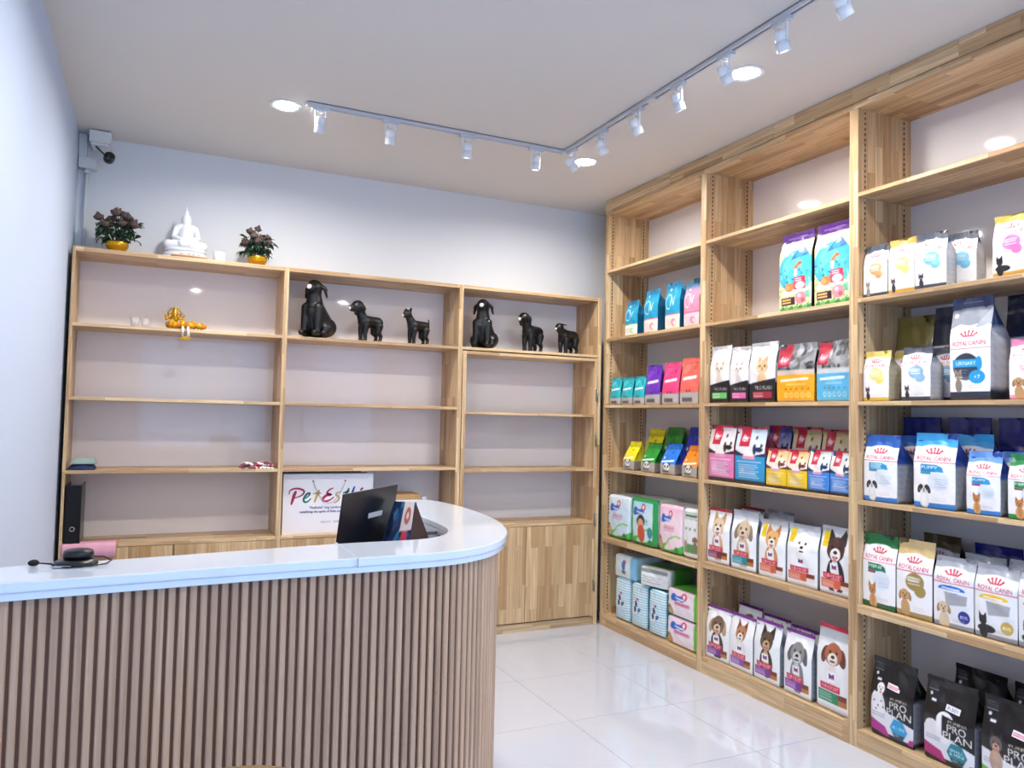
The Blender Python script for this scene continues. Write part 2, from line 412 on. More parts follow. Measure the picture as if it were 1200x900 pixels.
# ------------------------------------------------------------------ shelving: right wall
R, RB = 2.926, 3.285
RYS = [(4.716, 3.622), (3.622, 2.541), (2.541, 1.462)]
ZS = [[2.5227, 2.031, 1.553, 1.108, .622, .077], [2.5227, 2.031, 1.5596, 1.1127, .6404, .0936], [2.529, 2.0338, 1.559, 1.1076, .6357, .082]]
rail_me = None
def slotted(h):
    m = MB(); m.box(-.006, .006, 0, .0015, 0, h)
    z = .02
    while z < h - .02:
        m.box(-.0035, .0035, -.0006, 0, z, z + .012, mi=1); z += .025
    return m.mesh('slotted_strip', [M_wood, M_dark])
SL = slotted(2.84)
rl = ['tall wood shelf bay at the far corner stocked with pads and snack bags', 'tall wood middle shelf bay between the two thick posts', 'tall wood shelf bay nearest the camera, cut by the right edge of the photo']
for k, (ya, yb) in enumerate(RYS):
    t = thing('tall_shelf_unit', rl[k], 'shelving', ((R + XR) / 2, (ya + yb) / 2, 0))
    P = lambda n, b, g='y', m=None, bev=.0012: board(n, (b[0] - t.location.x, b[1] - t.location.x, b[2] - t.location.y, b[3] - t.location.y, b[4], b[5]), g, t, m, bev)
    th = .024
    P('side_panel', (R, XR - .004, yb, yb + th, 0, 2.93), 'z'); P('side_panel', (R, XR - .004, ya - th, ya, 0, 2.93), 'z')
    P('top_panel', (R, XR - .004, yb, ya, 2.93, 2.958))
    P('back_panel', (RB, XR - .006, yb + th, ya - th, .06, 2.93), 'y', M_lamw if k != 1 else M_lam, 0)
    for i, z in enumerate(ZS[k]):
        if i == 5:
            P('shelf', (R + .02, RB, yb + th, ya - th, z - .02, z)); P('plinth', (R, R + .02, yb + th, ya - th, 0, z))
        else:
            tk = .036 if i == 4 else .019
            P('shelf', (R + .001, RB - .001, yb + th, ya - th, z - tk, z))
            if i == 4:
                for y in (yb + th + .004, ya - th - .004):
                    MB().ball((0, 0, 0), .006).build('shelf_pin', M_white, t, 0, (R + .03 - t.location.x, y - t.location.y, z - tk - .006))
    for y, s in ((yb + th, 1), (ya - th, -1)):
        for x in (R + .045, RB - .05):
            # strip lies on the side panel, slots facing the bay
            o = link_mesh('slotted_strip', SL, t, (x - t.location.x, y - t.location.y, .085), (0, 0, PI if s > 0 else 0))
            o.location.y += .0 if s > 0 else -.0015
            if s > 0: o.location.y += .0015
tc_ = thing('cornice', 'jointed light wood cornice board along the top of the tall right-hand shelves', 'cornice', (R, 3.1, 2.958))
for a, b in ((4.716, 3.95), (3.95, 3.05), (3.05, 2.35), (2.35, 2.02), (2.02, 1.462)):
    MB().box(-.004, .018, b - 3.1 + .0004, a - 3.1 - .0004, .001, ZC - 2.958 - .002, g='y').build('board', M_wood, tc_, .0008)
MB().box(-.001, .02, 1.462 - 3.1, 4.716 - 3.1, -.0, .001).build('joint_line', M_dark, tc_)

# ------------------------------------------------------------------ reception counter
def smooth_pts(P, n=6):
    out = []
    for i in range(len(P) - 1):
        p0, p1, p2, p3 = [Vector(P[max(0, min(len(P) - 1, j))]) for j in (i - 1, i, i + 1, i + 2)]
        for k in range(n):
            t = k / n
            out.append(0.5 * ((2 * p1) + (-p0 + p2) * t + (2 * p0 - 5 * p1 + 4 * p2 - p3) * t * t + (-p0 + 3 * p1 - 3 * p2 + p3) * t ** 3))
    out.append(Vector(P[-1])); return out
outer = smooth_pts([(-0.443, 1.795), (-.26, 1.811), (.05, 1.836), (.30, 1.853), (.50, 1.862), (.66, 1.872), (.78, 1.905), (.88, 1.975), (.96, 2.078), (1.02, 2.2), (1.065, 2.35), (1.09, 2.5), (1.10, 2.65), (1.10, 2.8), (1.085, 2.95), (1.055, 3.04), (1.0, 3.078)], 5)
inner = smooth_pts([(.86, 3.078), (.86, 2.6), (.86, 2.42), (.852, 2.3), (.835, 2.235), (.80, 2.165), (.74, 2.11), (.66, 2.09), (.50, 2.088), (.29, 2.065), (-.05, 2.02), (-0.443, 1.985)], 5)
t = thing('reception_counter', 'curved fluted wood reception counter with a pale blue-white glossy top', 'counter', (0.4, 2.1, 0))
off = lambda p: (p[0] - .4, p[1] - 2.1)
loop = [off(p) for p in outer + inner]
MB().prism(loop, 1.078, 1.10).build('countertop', M_solid, t, .004)
# lower lip, slightly set in
def offset(pts, d):
    o = []
    for i, p in enumerate(pts):
        a = pts[max(i - 1, 0)]; b = pts[min(i + 1, len(pts) - 1)]
        tg = (Vector(b) - Vector(a)).normalized(); o.append(Vector((p[0] - tg.y * d, p[1] + tg.x * d)))
    return o
lip_o = offset(outer, .006)
MB().prism([off(p) for p in lip_o + list(inner)], 1.062, 1.078).build('countertop_lip', M_solid, t, .002)
MB().box(-.0005, .0005, -.01, .25, 1.0779, 1.1003).build('countertop_seam', M_grout, t, 0, (.465 - .4, 1.864 - 2.1, 0), 0)
core_o = offset(outer, .036); core_i = offset(inner, .02)
MB().prism([off(p) for p in core_o + core_i], 0.0, 1.062).build('carcass', M_slatback, t)
# inner working desk, lower than the ledge
MB().box(-.44 - .4, .85 - .4, 2.09 - 2.1, 2.62 - 2.1, .965, .985).build('inner_desk', M_wood, t, .002)
MB().box(.83 - .4, .849 - .4, 2.3 - 2.1, 2.62 - 2.1, 0, .965).build('desk_side', M_wood, t, .002)
# fluted slats along the front and round the curve
path = offset(outer, .034); pitch = .0222
cum = [0]
for a, b in zip(path, path[1:]): cum.append(cum[-1] + (b - a).length)
sm_ = MB(); w = .0076
sm_.prism([(-w, .004), (-w, -.0035), (-w + .0022, -.0065), (w - .0022, -.0065), (w, -.0035), (w, .004)], 0.0, 1.062)
slat_me = sm_.mesh('slat', M_slat)
s = .012; i = 0
while s < cum[-1] - .01:
    while cum[i + 1] < s: i += 1
    f = (s - cum[i]) / (cum[i + 1] - cum[i]); p = path[i].lerp(path[i + 1], f); d_ = (path[i + 1] - path[i]).normalized()
    link_mesh('slat', slat_me, t, (p.x - .4, p.y - 2.1, 0), (0, 0, math.atan2(d_.y, d_.x)))
    s += pitch

# bar stool in front of the counter (only the rim of its seat shows)
t = thing('bar_stool', 'round light wood stool seat, just its rim showing at the bottom edge before the counter', 'stool', (.150, 1.464, 0))
MB().lathe([(.001, .722), (.155, .722), (.168, .728), (.171, .738), (.168, .748), (.155, .752), (.001, .752)], 48).build('seat', M_wood, t)
for a in range(4):
    an = PI / 4 + a * PI / 2
    MB().tube([(.10 * math.cos(an), .10 * math.sin(an), .722), (.15 * math.cos(an), .15 * math.sin(an), 0)], .014, 10).build('leg', M_grey, t)
MB().tube([(.137 * math.cos(a), .137 * math.sin(a), .25) for a in np.linspace(0, 2 * PI, 33)], .008, 8).build('foot_ring', M_grey, t)
# ------------------------------------------------------------------ printed packaging: flat print painted on a fine grid of the front film
_tc = {}
def text_tris(s):
    if s in _tc: return _tc[s]
    cu = bpy.data.curves.new('t', 'FONT'); cu.body = s; cu.resolution_u = 3
    o = bpy.data.objects.new('t', cu); C.objects.link(o)
    dg = bpy.context.evaluated_depsgraph_get(); dg.update()
    me = o.evaluated_get(dg).to_mesh(); me.calc_loop_triangles()
    v = np.array([x.co[:2] for x in me.vertices]) if len(me.vertices) else np.zeros((1, 2))
    T = np.array([v[list(t.vertices)] for t in me.loop_triangles]) if len(me.loop_triangles) else np.zeros((0, 3, 2))
    o.to_mesh_clear(); bpy.data.objects.remove(o); bpy.data.curves.remove(cu)
    if len(T): mn = T.reshape(-1, 2).min(0); mx = T.reshape(-1, 2).max(0); T = (T - mn) / (mx - mn)
    _tc[s] = T; return T
class Cv:
    def __init__(s, asp, nx=56, base='ffffff'):
        s.A = asp; s.nx = nx; s.ny = int(nx * asp * .92); s.S = 3
        s.w = s.nx * s.S; s.h = s.ny * s.S
        s.a = np.empty((s.h, s.w, 3)); s.a[:] = hexc(base)
        s.X, s.Y = np.meshgrid((np.arange(s.w) + .5) / s.w, (np.arange(s.h) + .5) / s.h)
    def _c(s, c): return np.array(hexc(c) if isinstance(c, str) else c)
    def rect(s, x0, y0, x1, y1, c): s.a[(s.X >= x0) & (s.X < x1) & (s.Y >= y0) & (s.Y < y1)] = s._c(c)
    def grad(s, y0, y1, c0, c1):
        m = (s.Y >= y0) & (s.Y < y1); t = ((s.Y[m] - y0) / (y1 - y0))[:, None]; s.a[m] = s._c(c0) * (1 - t) + s._c(c1) * t
    def ell(s, cx, cy, rx, ry, c, rot=0, al=1):
        """rx, ry in units of the front's width"""
        dx = s.X - cx; dy = (s.Y - cy) * s.A; k, q = math.cos(rot), math.sin(rot)
        m = ((dx * k + dy * q) / rx) ** 2 + ((-dx * q + dy * k) / ry) ** 2 < 1
        s.a[m] = s.a[m] * (1 - al) + s._c(c) * al
    def poly(s, P, c):
        inside = np.zeros(s.X.shape, bool); n = len(P)
        for i in range(n):
            x0, y0 = P[i]; x1, y1 = P[(i + 1) % n]
            if y0 == y1: continue
            cr = ((s.Y >= min(y0, y1)) & (s.Y < max(y0, y1))) & (s.X < (x1 - x0) * (s.Y - y0) / (y1 - y0) + x0)
            inside ^= cr
        s.a[inside] = s._c(c)
    def line(s, x0, y0, x1, y1, th, c):
        dx, dy = x1 - x0, (y1 - y0) * s.A; L = math.hypot(dx, dy) + 1e-9
        px = s.X - x0; py = (s.Y - y0) * s.A; t = np.clip((px * dx + py * dy) / L / L, 0, 1)
        s.a[np.hypot(px - t * dx, py - t * dy) < th / 2] = s._c(c)
    def curve(s, P, th, c):
        for a, b in zip(P, P[1:]): s.line(a[0], a[1], b[0], b[1], th, c)
    def text(s, t, cx, cy, w, h, c, slant=0):
        """w, h in width units"""
        T = text_tris(t); c = s._c(c)
        for tr in T:
            x = (cx - w / 2 + tr[:, 0] * w + (tr[:, 1] - .5) * slant * h) * s.w - .5
            y = (cy - h / 2 / s.A + tr[:, 1] * h / s.A) * s.h - .5
            i0, i1 = max(int(x.min()), 0), min(int(x.max()) + 2, s.w); j0, j1 = max(int(y.min()), 0), min(int(y.max()) + 2, s.h)
            if i0 >= i1 or j0 >= j1: continue
            gx, gy = np.meshgrid(np.arange(i0, i1), np.arange(j0, j1))
            d = (y[1] - y[2]) * (x[0] - x[2]) + (x[2] - x[1]) * (y[0] - y[2])
            if abs(d) < 1e-9: continue
            a = ((y[1] - y[2]) * (gx - x[2]) + (x[2] - x[1]) * (gy - y[2])) / d
            b = ((y[2] - y[0]) * (gx - x[2]) + (x[0] - x[2]) * (gy - y[2])) / d
            m = (a >= -.02) & (b >= -.02) & (a + b <= 1.02); s.a[j0:j1, i0:i1][m] = c
    def lines(s, x0, x1, y0, y1, n, c, th=.008):
        rnd = random.Random(n)
        for i in range(n):
            y = y1 + (y0 - y1) * (i + .5) / n; s.line(x0, y, x1 - rnd.random() * .3 * (x1 - x0), y, th, c)
    def grid(s):
        """colours at the (nx+1) x (ny+1) grid vertices"""
        b = s.a.reshape(s.ny, s.S, s.nx, s.S, 3).mean((1, 3))
        p = np.pad(b, ((0, 1), (0, 1), (0, 0)), 'edge')
        return p

# -- animals in print (head and chest)
def dog(c, x, y, s, fur='caa77c', ear='8a6242', muzzle=None, kind='flop', tongue=True, chest=None, body=True, eye='201814', patch=None):
    e = lambda dx, dy, rx, ry, col, rot=0: c.ell(x + dx * s, y + dy * s / c.A, rx * s, ry * s, col, rot)
    muzzle = muzzle or fur; chest = chest or fur
    if body: e(0, -1.45, .62, 1.0, chest); e(0, -1.35, .30, .85, muzzle)
    if kind == 'flop': e(-.62, -.12, .24, .52, ear, -.25); e(.62, -.12, .24, .52, ear, .25)
    if kind == 'prick':
        c.poly([(x - .62 * s, y + .2 * s / c.A), (x - .55 * s, y + 1.12 * s / c.A), (x - .08 * s, y + .52 * s / c.A)], ear)
        c.poly([(x + .62 * s, y + .2 * s / c.A), (x + .55 * s, y + 1.12 * s / c.A), (x + .08 * s, y + .52 * s / c.A)], ear)
    e(0, 0, .60, .64, fur)
    if kind == 'fluffy': e(0, .1, .74, .7, fur)
    if patch: e(-.34, .08, .27, .42, patch, .2); e(.34, .08, .27, .42, patch, -.2)
    e(0, -.28, .34, .34, muzzle)
    e(-.24, .10, .075, .085, eye); e(.24, .10, .075, .085, eye)
    e(0, -.16, .13, .09, '15110f')
    e(0, -.42, .20, .05, '3a2520')
    if tongue: e(0, -.50, .12, .13, 'd87a84')
def cat(c, x, y, s, fur='c9b49a', body=True, eye='7a8a3a'):
    e = lambda dx, dy, rx, ry, col, rot=0: c.ell(x + dx * s, y + dy * s / c.A, rx * s, ry * s, col, rot)
    if body: e(0, -1.3, .5, .9, fur)
    for q in (-1, 1):
        c.poly([(x + q * .58 * s, y + .1 * s / c.A), (x + q * .52 * s, y + .95 * s / c.A), (x + q * .1 * s, y + .5 * s / c.A)], fur)
        c.poly([(x + q * .48 * s, y + .3 * s / c.A), (x + q * .46 * s, y + .75 * s / c.A), (x + q * .22 * s, y + .5 * s / c.A)], 'c98d84')
    e(0, 0, .58, .5, fur)
    for q in (-1, 1):
        e(q * .25, .05, .1, .09, eye); e(q * .25, .05, .045, .08, '15110f')
        c.line(x + q * .15 * s, y - .2 * s / c.A, x + q * .7 * s, y - .25 * s / c.A, .015, 'f0ece6')
    e(0, -.12, .07, .05, 'b0605c'); e(0, -.24, .12, .03, '6a4038')

# -- designs
RED = 'c8203f'
def crown(c, x, y, s, col=RED):
    for i, a in enumerate(np.linspace(-.5, .5, 5)):
        px, py = x + a * s * 1.25, y + (.36 - a * a * .7) * s / c.A
        c.line(x + a * s * .8, y, px, py, .05 * s * 2.2, col); c.ell(px, py, .085 * s, .085 * s, col)
    c.line(x - .42 * s, y - .02 * s / c.A, x + .42 * s, y - .02 * s / c.A, .09 * s, col)
def d_crown(top, bot, plate, word='', pic='dog', nx=60, A=1.75, topsplit=.80, sub=None, plate_kind='shield', arc=True, base='f3f2f4', curve=.06, fur='c9a06c', badge=None):
    c = Cv(A, nx, base)
    c.rect(0, topsplit, 1, 1, top)
    if arc: c.ell(.5, topsplit - curve - .10, .62, .24 * A * .8, base)
    c.grad(.93, 1, top, top)
    c.rect(0, 0, 1, .085, bot); c.ell(.5, .10, .75, .035, base)
    y0 = topsplit - .075
    crown(c, .5, y0 - .004, .30)
    c.text('ROYAL CANIN', .5, y0 - .075, .80, .098, RED)
    c.line(0, y0 - .125, 1, y0 - .125, .014, RED)
    ym = y0 - .20
    if plate_kind == 'shield':
        c.poly([(.20, ym + .045), (.58, ym + .045), (.72, ym + .01), (.76, ym - .055), (.20, ym - .055)], plate)
        if word: c.text(word, .42, ym + .005, .40, .075, 'ffffff')
        else: c.lines(.26, .60, ym - .045, ym + .035, 3, 'cfe8f4', .03)
        c.rect(.20, ym - .085, .46, ym - .058, sub or plate)
        c.ell(.62, ym - .17, .25, .22, 'dfe6ee')
        c.lines(.55, .85, ym - .26, ym - .13, 4, '9fb0c4')
    elif plate_kind == 'blob':
        c.ell(.56, ym - .05, .25, .21, plate); c.ell(.70, ym - .16, .15, .14, plate)
        c.ell(.50, ym - .02, .20, .06, 'e8eef0', 0, .45)
        c.lines(.38, .74, ym - .10, ym + .02, 3, 'eef2f4', .018)
    elif plate_kind == 'urinary':
        c.ell(.44, ym - .10, .34, .30, '5a6170'); c.ell(.44, ym - .085, .31, .26, '2f3a4c'); c.rect(.10, ym - .105, .80, ym - .03, '1f9bd8'); c.ell(.76, ym - .07, .07, .066 * A, '1f9bd8')
        c.text('URINARY', .44, ym - .067, .50, .085, 'ffffff')
        c.ell(.70, ym - .2, .19, .15, '1f9bd8'); c.text('+7', .70, ym - .2, .14, .08, 'ffffff'); c.lines(.2, .5, ym - .2, ym - .12, 3, '99aabb')
    elif plate_kind == 'wave':
        c.ell(.47, ym - .01, .34, .09, plate); c.rect(.12, ym - .055, .86, ym - .02, base); c.line(.24, ym + .004, .68, ym - .004, .03, 'f4f4f8')
        c.poly([(.30, ym - .05), (.86, ym - .07), (.84, ym - .20), (.36, ym - .24)], 'a9abb0')
    py = .20
    if pic == 'dog': dog(c, .28, py + .09, .21, fur, 'a97c4a')
    elif pic == 'pup': dog(c, .28, py + .07, .19, 'f2f0ee', '2c2a2c', patch='2c2a2c', tongue=False, chest='e6eaf0')
    elif pic == 'pom': dog(c, .34, py + .05, .19, 'c98a4e', 'b06a30', kind='prick', chest='d6a874')
    elif pic == 'cat': cat(c, .24, py + .04, .17, '8f8378')
    elif pic == 'blackcat': cat(c, .22, py + .02, .15, '33303a')
    elif pic == 'scot':
        dog(c, .22, py + .05, .16, '1c1a1e', '151316', kind='prick', tongue=False); c.ell(.3, py - .06, .22, .09, '1c1a1e')
    if badge: c.ell(.78, .20, .14, .14, badge); c.text('85%', .78, .20, .18, .07, 'ffffff')
    c.lines(.5, .92, .11, .155, 2, 'b9bcc6')
    return c
def d_hill(band, seal, dogargs, tabcol=None, A=1.62, nx=60, base='eef0f3', dx=.52, dy=.68, ds=.42, band2='b5762e', graytop=False):
    c = Cv(A, nx, base)
    if graytop: c.grad(.84, 1, 'd3d7dd', 'b9bfc8')
    if seal: c.rect(0, .955, 1, 1, seal)
    if tabcol: c.rect(.08, .70, .26, .93, tabcol); c.lines(.11, .23, .74, .88, 4, '8a7a20')
    dog(c, dx, dy, ds, **dogargs)
    c.rect(.36, .345, .62, .475, 'f4f4f6'); c.poly([(.42, .38), (.42, .455), (.50, .43), (.57, .455), (.57, .385), (.50, .41)], '2c2f7a'); c.ell(.50, .405, .035, .035, 'd02a44')
    c.rect(.14, .245, .74, .325, 'c9213f'); c.text('SCIENCE DIET', .44, .285, .52, .07, 'ffffff')
    c.rect(.06, .105, .68, .235, band); c.lines(.10, .5, .12, .215, 4, 'efeaf2', .014); c.rect(.68, .105, .92, .17, band2); c.rect(.68, .17, .92, .235, '7a3520')
    c.grad(0, .07, 'c6cad2', 'e3e6ea')
    return c
def d_pro(hexcol, line1, picf, price='e9d7dc', strip='b02a8c', A=1.45, nx=72):
    c = Cv(A, nx, '08090f')
    c.poly([(0, .42), (.38, .38), (1, .26), (1, .06), (0, .10)], 'e4e4ea')
    c.poly([(0, .22), (.36, .16), (.46, .045), (.46, .03), (0, .085)], strip); c.poly([(.86, .02), (.92, .11), (1, .12), (1, .02)], strip)
    c.rect(0, 0, 1, .04, '08090f')
    picf(c)
    c.poly([(.40, .60), (.97, .55), (.97, .27), (.40, .36)], '0a0b12')
    c.text('PURINA', .70, .545, .36, .05, 'e8dcc0'); c.text('PRO', .68, .47, .36, .13, 'f2efe6'); c.text('PLAN', .69, .375, .54, .13, 'f2efe6')
    hx = [(.68 + .20 * math.cos(a), .185 + .20 * math.sin(a) / c.A) for a in np.linspace(0, 2 * PI, 7)[:6]]
    c.poly(hx, hexcol); (c.text(line1, .68, .20, .30, .05, 'ffffff') if line1 != 'SMALL' else (c.text('SMALL', .68, .225, .26, .05, 'ffffff'), c.text('& MINI', .68, .18, .28, .05, 'ffffff'))); c.poly([(.55, .125), (.81, .125), (.76, .075), (.60, .075)], '15161f'); c.text('ADULT', .68, .105, .2, .04, 'ffffff')
    c.rect(.06, .93, .2, .935, 'c9c9d0'); c.lines(.05, .26, .84, .93, 4, 'a9abb8'); c.ell(.12, .80, .03, .03, 'd8d8e0'); c.rect(.14, .715, .24, .745, 'e8e8ee'); c.lines(.05, .4, .26, .32, 3, '8c8f9c')
    return c
def pic_dalm(c):
    c.ell(.20, .43, .18, .24, 'eceaee')
    dog(c, .26, .63, .16, 'f1efef', '1d1c20', kind='flop', tongue=True, chest='e9e8ec')
    for a, b in ((.1, .45), (.2, .4), (.28, .47), (.15, .35), (.33, .40)): c.ell(a, b, .018, .016, '1d1c20')
def pic_bich(c):
    c.ell(.20, .42, .17, .13, 'e9e5e8'); c.ell(.42, .40, .15, .20, 'efecee')
    c.ell(.46, .52, .18, .18, 'f4f2f4'); c.ell(.42, .53, .02, .02, '15110f'); c.ell(.51, .52, .02, .02, '15110f'); c.ell(.47, .495, .025, .02, '15110f')
def pic_york(c): dog(c, .28, .50, .19, '6b5a55', '2a2738', kind='prick', muzzle='c7a184', chest='b79a88')
def d_cage(bot, scene, sil='2a1c22', A=1.4, nx=44, w2='cfd4dc', foot='1c1a22'):
    c = Cv(A, nx, bot)
    c.grad(.52, .97, 'f0ece8', scene); c.rect(0, .97, 1, 1, 'b8263c')
    c.rect(.17, .66, .50, 1, 'c01f3d'); c.curve([(.24, .80), (.28, .86), (.25, .78), (.33, .84), (.31, .78), (.38, .83), (.36, .78), (.45, .82)], .03, 'f6e9e6'); c.line(.24, .755, .42, .765, .02, 'f6e9e6')
    c.ell(.70, .62, .05, .13, sil); c.ell(.70, .82, .035, .045, sil); c.ell(.83, .62, .12, .06, sil); c.ell(.9, .69, .04, .04, sil)
    c.poly([(0, .50), (0, .60), (.3, .53), (.6, .50), (1, .56), (1, .50)], sil); c.poly([(.3, .5), (.5, .58), (.72, .5)], 'efe8ea')
    c.rect(0, .08, 1, .50, bot); c.rect(.30, .445, .72, .50, 'e39bb2')
    c.line(.1, .40, .9, .40, .02, 'f2eef4'); c.lines(.15, .85, .12, .36, 7, 'e2e4ee', .018); c.ell(.3, .25, .07, .07, w2, 0, .5)
    c.rect(0, 0, 1, .075, foot)
    return c
def d_catbag(label, fur='d7cbbd', A=1.95, nx=44):
    c = Cv(A, nx, 'e9e6e6')
    cat(c, .55, .60, .36, fur); c.poly([(0, .32), (.5, .36), (1, .40), (1, 0), (0, 0)], '15141b')
    c.text('PRO PLAN', .58, .25, .62, .10, 'e3dccb'); c.rect(.16, .08, .9, .19, label); c.lines(.2, .7, .09, .18, 2, 'f3e6ea', .02)
    return c
def d_photo(bot, tint, A=1.25, nx=48):
    c = Cv(A, nx, '8e9298'); rnd = random.Random(sum(map(ord, bot)))
    for _ in range(60):
        g = rnd.uniform(.12, .75); c.ell(rnd.random(), rnd.uniform(.5, 1), rnd.uniform(.03, .16), rnd.uniform(.02, .10), (g, g, g * 1.02), rnd.uniform(0, 3))
    c.grad(.44, .56, tint, 'c9c6c4')
    c.rect(.02, .62, .38, 1, 'b31d38'); c.ell(.2, .72, .13, .09, 'd8607a'); c.curve([(.08, .72), (.14, .79), (.13, .70), (.22, .76), (.21, .70), (.32, .75)], .025, 'f4e2e4')
    c.rect(0, .03, 1, .47, bot); c.line(.15, .38, .85, .40, .05, 'f4efe4'); c.line(.3, .31, .8, .31, .02, 'f4efe4')
    for i in range(5): c.ell(.27 + .15 * i, .13, .05, .05, 'f0e8da'); c.ell(.27 + .15 * i, .13, .037, .037, bot); c.ell(.27 + .15 * i, .23, .02, .015, '6a4a28')
    return c
def d_ocean(A=1.8, nx=72):
    c = Cv(A, nx, 'f0e2a0'); rnd = random.Random(3)
    c.grad(.72, .9, 'e9dd9a', 'efe3b4')
    c.ell(.55, .50, .56, .48, '3fb4d8'); c.ell(.45, .55, .30, .26, '62cdea'); c.ell(.6, .42, .35, .2, '49bfe0')
    for _ in range(90): c.ell(rnd.random(), rnd.uniform(0, .55), rnd.uniform(.01, .05), rnd.uniform(.01, .03), rnd.choice(['2f9fb8', '7fd6c4', '2c7c80', '9be4ea', '54b07a', '3a5f78']), rnd.uniform(0, 3))
    for a in np.linspace(.1, 1.5, 9): c.line(.98, .14, .98 - .5 * math.cos(a), .14 + .34 * math.sin(a) / c.A * 1.3, .03, rnd.choice(['7fd0a0', 'c6f0e0', '57b488']))
    c.poly([(.40, .64), (.95, .69), (.82, .77), (.68, .83), (.56, .74)], '2f6fa4'); c.poly([(.60, .72), (.68, .83), (.76, .76), (.70, .74)], 'bfe6f2'); c.ell(.66, .70, .10, .07, '3c8fc0')
    c.ell(.60, .56, .13, .04, 'e07838', .7); c.ell(.68, .59, .06, .045, 'c85c2c'); c.ell(.55, .48, .05, .09, 'f2f4f0')
    c.poly([(.10, .24), (.42, .33), (.95, .26), (.88, .23), (.12, .20)], 'eef0ee')
    c.ell(.36, .30, .15, .10, 'ea8242'); c.ell(.30, .30, .08, .06, 'f0a060'); c.rect(.50, .26, .84, .42, 'cf3350'); c.ell(.68, .31, .14, .09, 'f2c4cc'); c.lines(.54, .8, .36, .41, 2, 'f7e6e8', .02)
    c.rect(.08, .075, .52, .175, '3a1530'); c.lines(.12, .48, .09, .165, 2, 'e9c06a', .04)
    c.ell(.70, .15, .17, .14, 'ea8f9a'); c.ell(.66, .18, .06, .05, 'f7c6c8'); c.ell(.76, .12, .06, .05, 'cf5a6a')
    for i in range(7): c.ell(.1 + .14 * i, .03, .09, .05, ['3c9c58', '6cc070'][i % 2], .5)
    c.rect(0, .885, 1, 1, '4a1a70'); c.line(.2, .935, .82, .945, .02, '9a72b8'); c.line(.35, .92, .7, .925, .012, '9a72b8')
    return c
def d_teal(main='1792b8', lab='f1dcd4', line='d8527a', A=1.7, nx=40, dark='0f5f86'):
    c = Cv(A, nx, main)
    c.grad(.78, 1, main, dark); c.curve([(.3 + .22 * math.cos(a) , .60 + .26 * math.sin(a) / A) for a in np.linspace(.3, 5.2, 18)], .035, 'd9f2f6')
    c.curve([(.45, .5), (.5, .68), (.62, .52), (.68, .70)], .035, 'd9f2f6'); c.ell(.3, .86, .05, .05, 'd9f2f6')
    c.rect(0, 0, 1, .31, lab); c.rect(0, .31, 1, .335, line); c.ell(.62, .15, .16, .14, line, 0, .6); c.ell(.68, .14, .09, .08, lab); c.lines(.1, .45, .08, .24, 4, 'c9b8b8', .02)
    return c
def d_panda(col, A=1.35, nx=40, bands=False):
    c = Cv(A, nx, col)
    dk = tuple(x * .72 for x in hexc(col)); c.grad(.82, 1, dk, col)
    c.rect(0, 0, 1, .36, 'b3aea6'); c.line(.12, .42, .88, .47, .07, 'f4f4ee'); c.ell(.2, .55, .05, .05, 'f4f4ee')
    for q in (-1, 1): c.ell(.5 + q * .17, .34, .07, .07, '17161a')
    c.ell(.5, .27, .2, .16, 'f2f0ec')
    for q in (-1, 1): c.ell(.5 + q * .09, .28, .05, .045, '17161a')
    c.ell(.5, .23, .03, .02, '17161a'); c.lines(.2, .8, .09, .15, 2, '4a4642', .035); c.line(.2, .05, .8, .05, .03, '6a6660')
    c.ell(.3, .80, .05, .05, dk); c.ell(.6, .72, .07, .05, dk)
    return c
def d_puff(col, A=1.25, nx=40):
    c = Cv(A, nx, col); dk = tuple(x * .75 for x in hexc(col)); lt = tuple(min(1, x * 1.25 + .05) for x in hexc(col))
    c.ell(.3, .78, .2, .1, lt, .4, .5); c.line(.18, .56, .85, .60, .08, 'f2eef2'); c.line(.15, .9, .85, .9, .03, dk); c.ell(.75, .8, .07, .07, dk)
    c.rect(0, 0, 1, .27, 'b9b4b2'); c.ell(.42, .30, .035, .03, '17161a'); c.ell(.58, .30, .035, .03, '17161a'); c.lines(.15, .9, .07, .16, 2, '5c5654', .05)
    return c
def d_pads(bg, top, logo='2d62c8', green=True, A=1.1, nx=52, boy=False, edge=None):
    c = Cv(A, nx, bg); rnd = random.Random(len(bg + top))
    c.grad(.7, 1, bg, top)
    for _ in range(7): c.ell(.42 + rnd.uniform(-.2, .2), .70 + rnd.uniform(-.05, .07), rnd.uniform(.06, .12), rnd.uniform(.04, .08), logo)
    c.ell(.56, .82, .075, .085, 'c02f56'); c.ell(.56, .82, .04, .05, 'f6e8ee'); c.line(.3, .71, .56, .69, .035, 'dfe9fa')
    c.lines(.28, .75, .46, .58, 4, 'd07a9a' if not boy else '6a9cb0', .018)
    if green:
        c.ell(.75, .05, .75, .20, '49b848'); c.ell(.70, .20, .45, .10, bg, .25); c.curve([(.3, .12), (.5, .30), (.75, .38), (.95, .36)], .035, '7ed05a'); c.ell(.8, .09, .09, .08, '2c8a54')
    if boy: c.ell(.47, .52, .15, .15, '2a1a1c'); c.ell(.47, .47, .11, .12, 'e3a98c'); c.ell(.48, .26, .14, .2, 'd0523c'); c.ell(.8, .3, .09, .13, '2f8f9c')
    else: c.ell(.10, .28, .07, .08, 'b0845a'); c.ell(.12, .17, .10, .10, 'c79c70'); c.ell(.08, .3, .02, .02, '2a1a1c')
    if edge: c.rect(0, 0, .13, 1, edge); c.rect(.9, 0, 1, 1, edge); c.rect(0, .93, 1, 1, edge); c.rect(0, 0, 1, .08, edge)
    return c
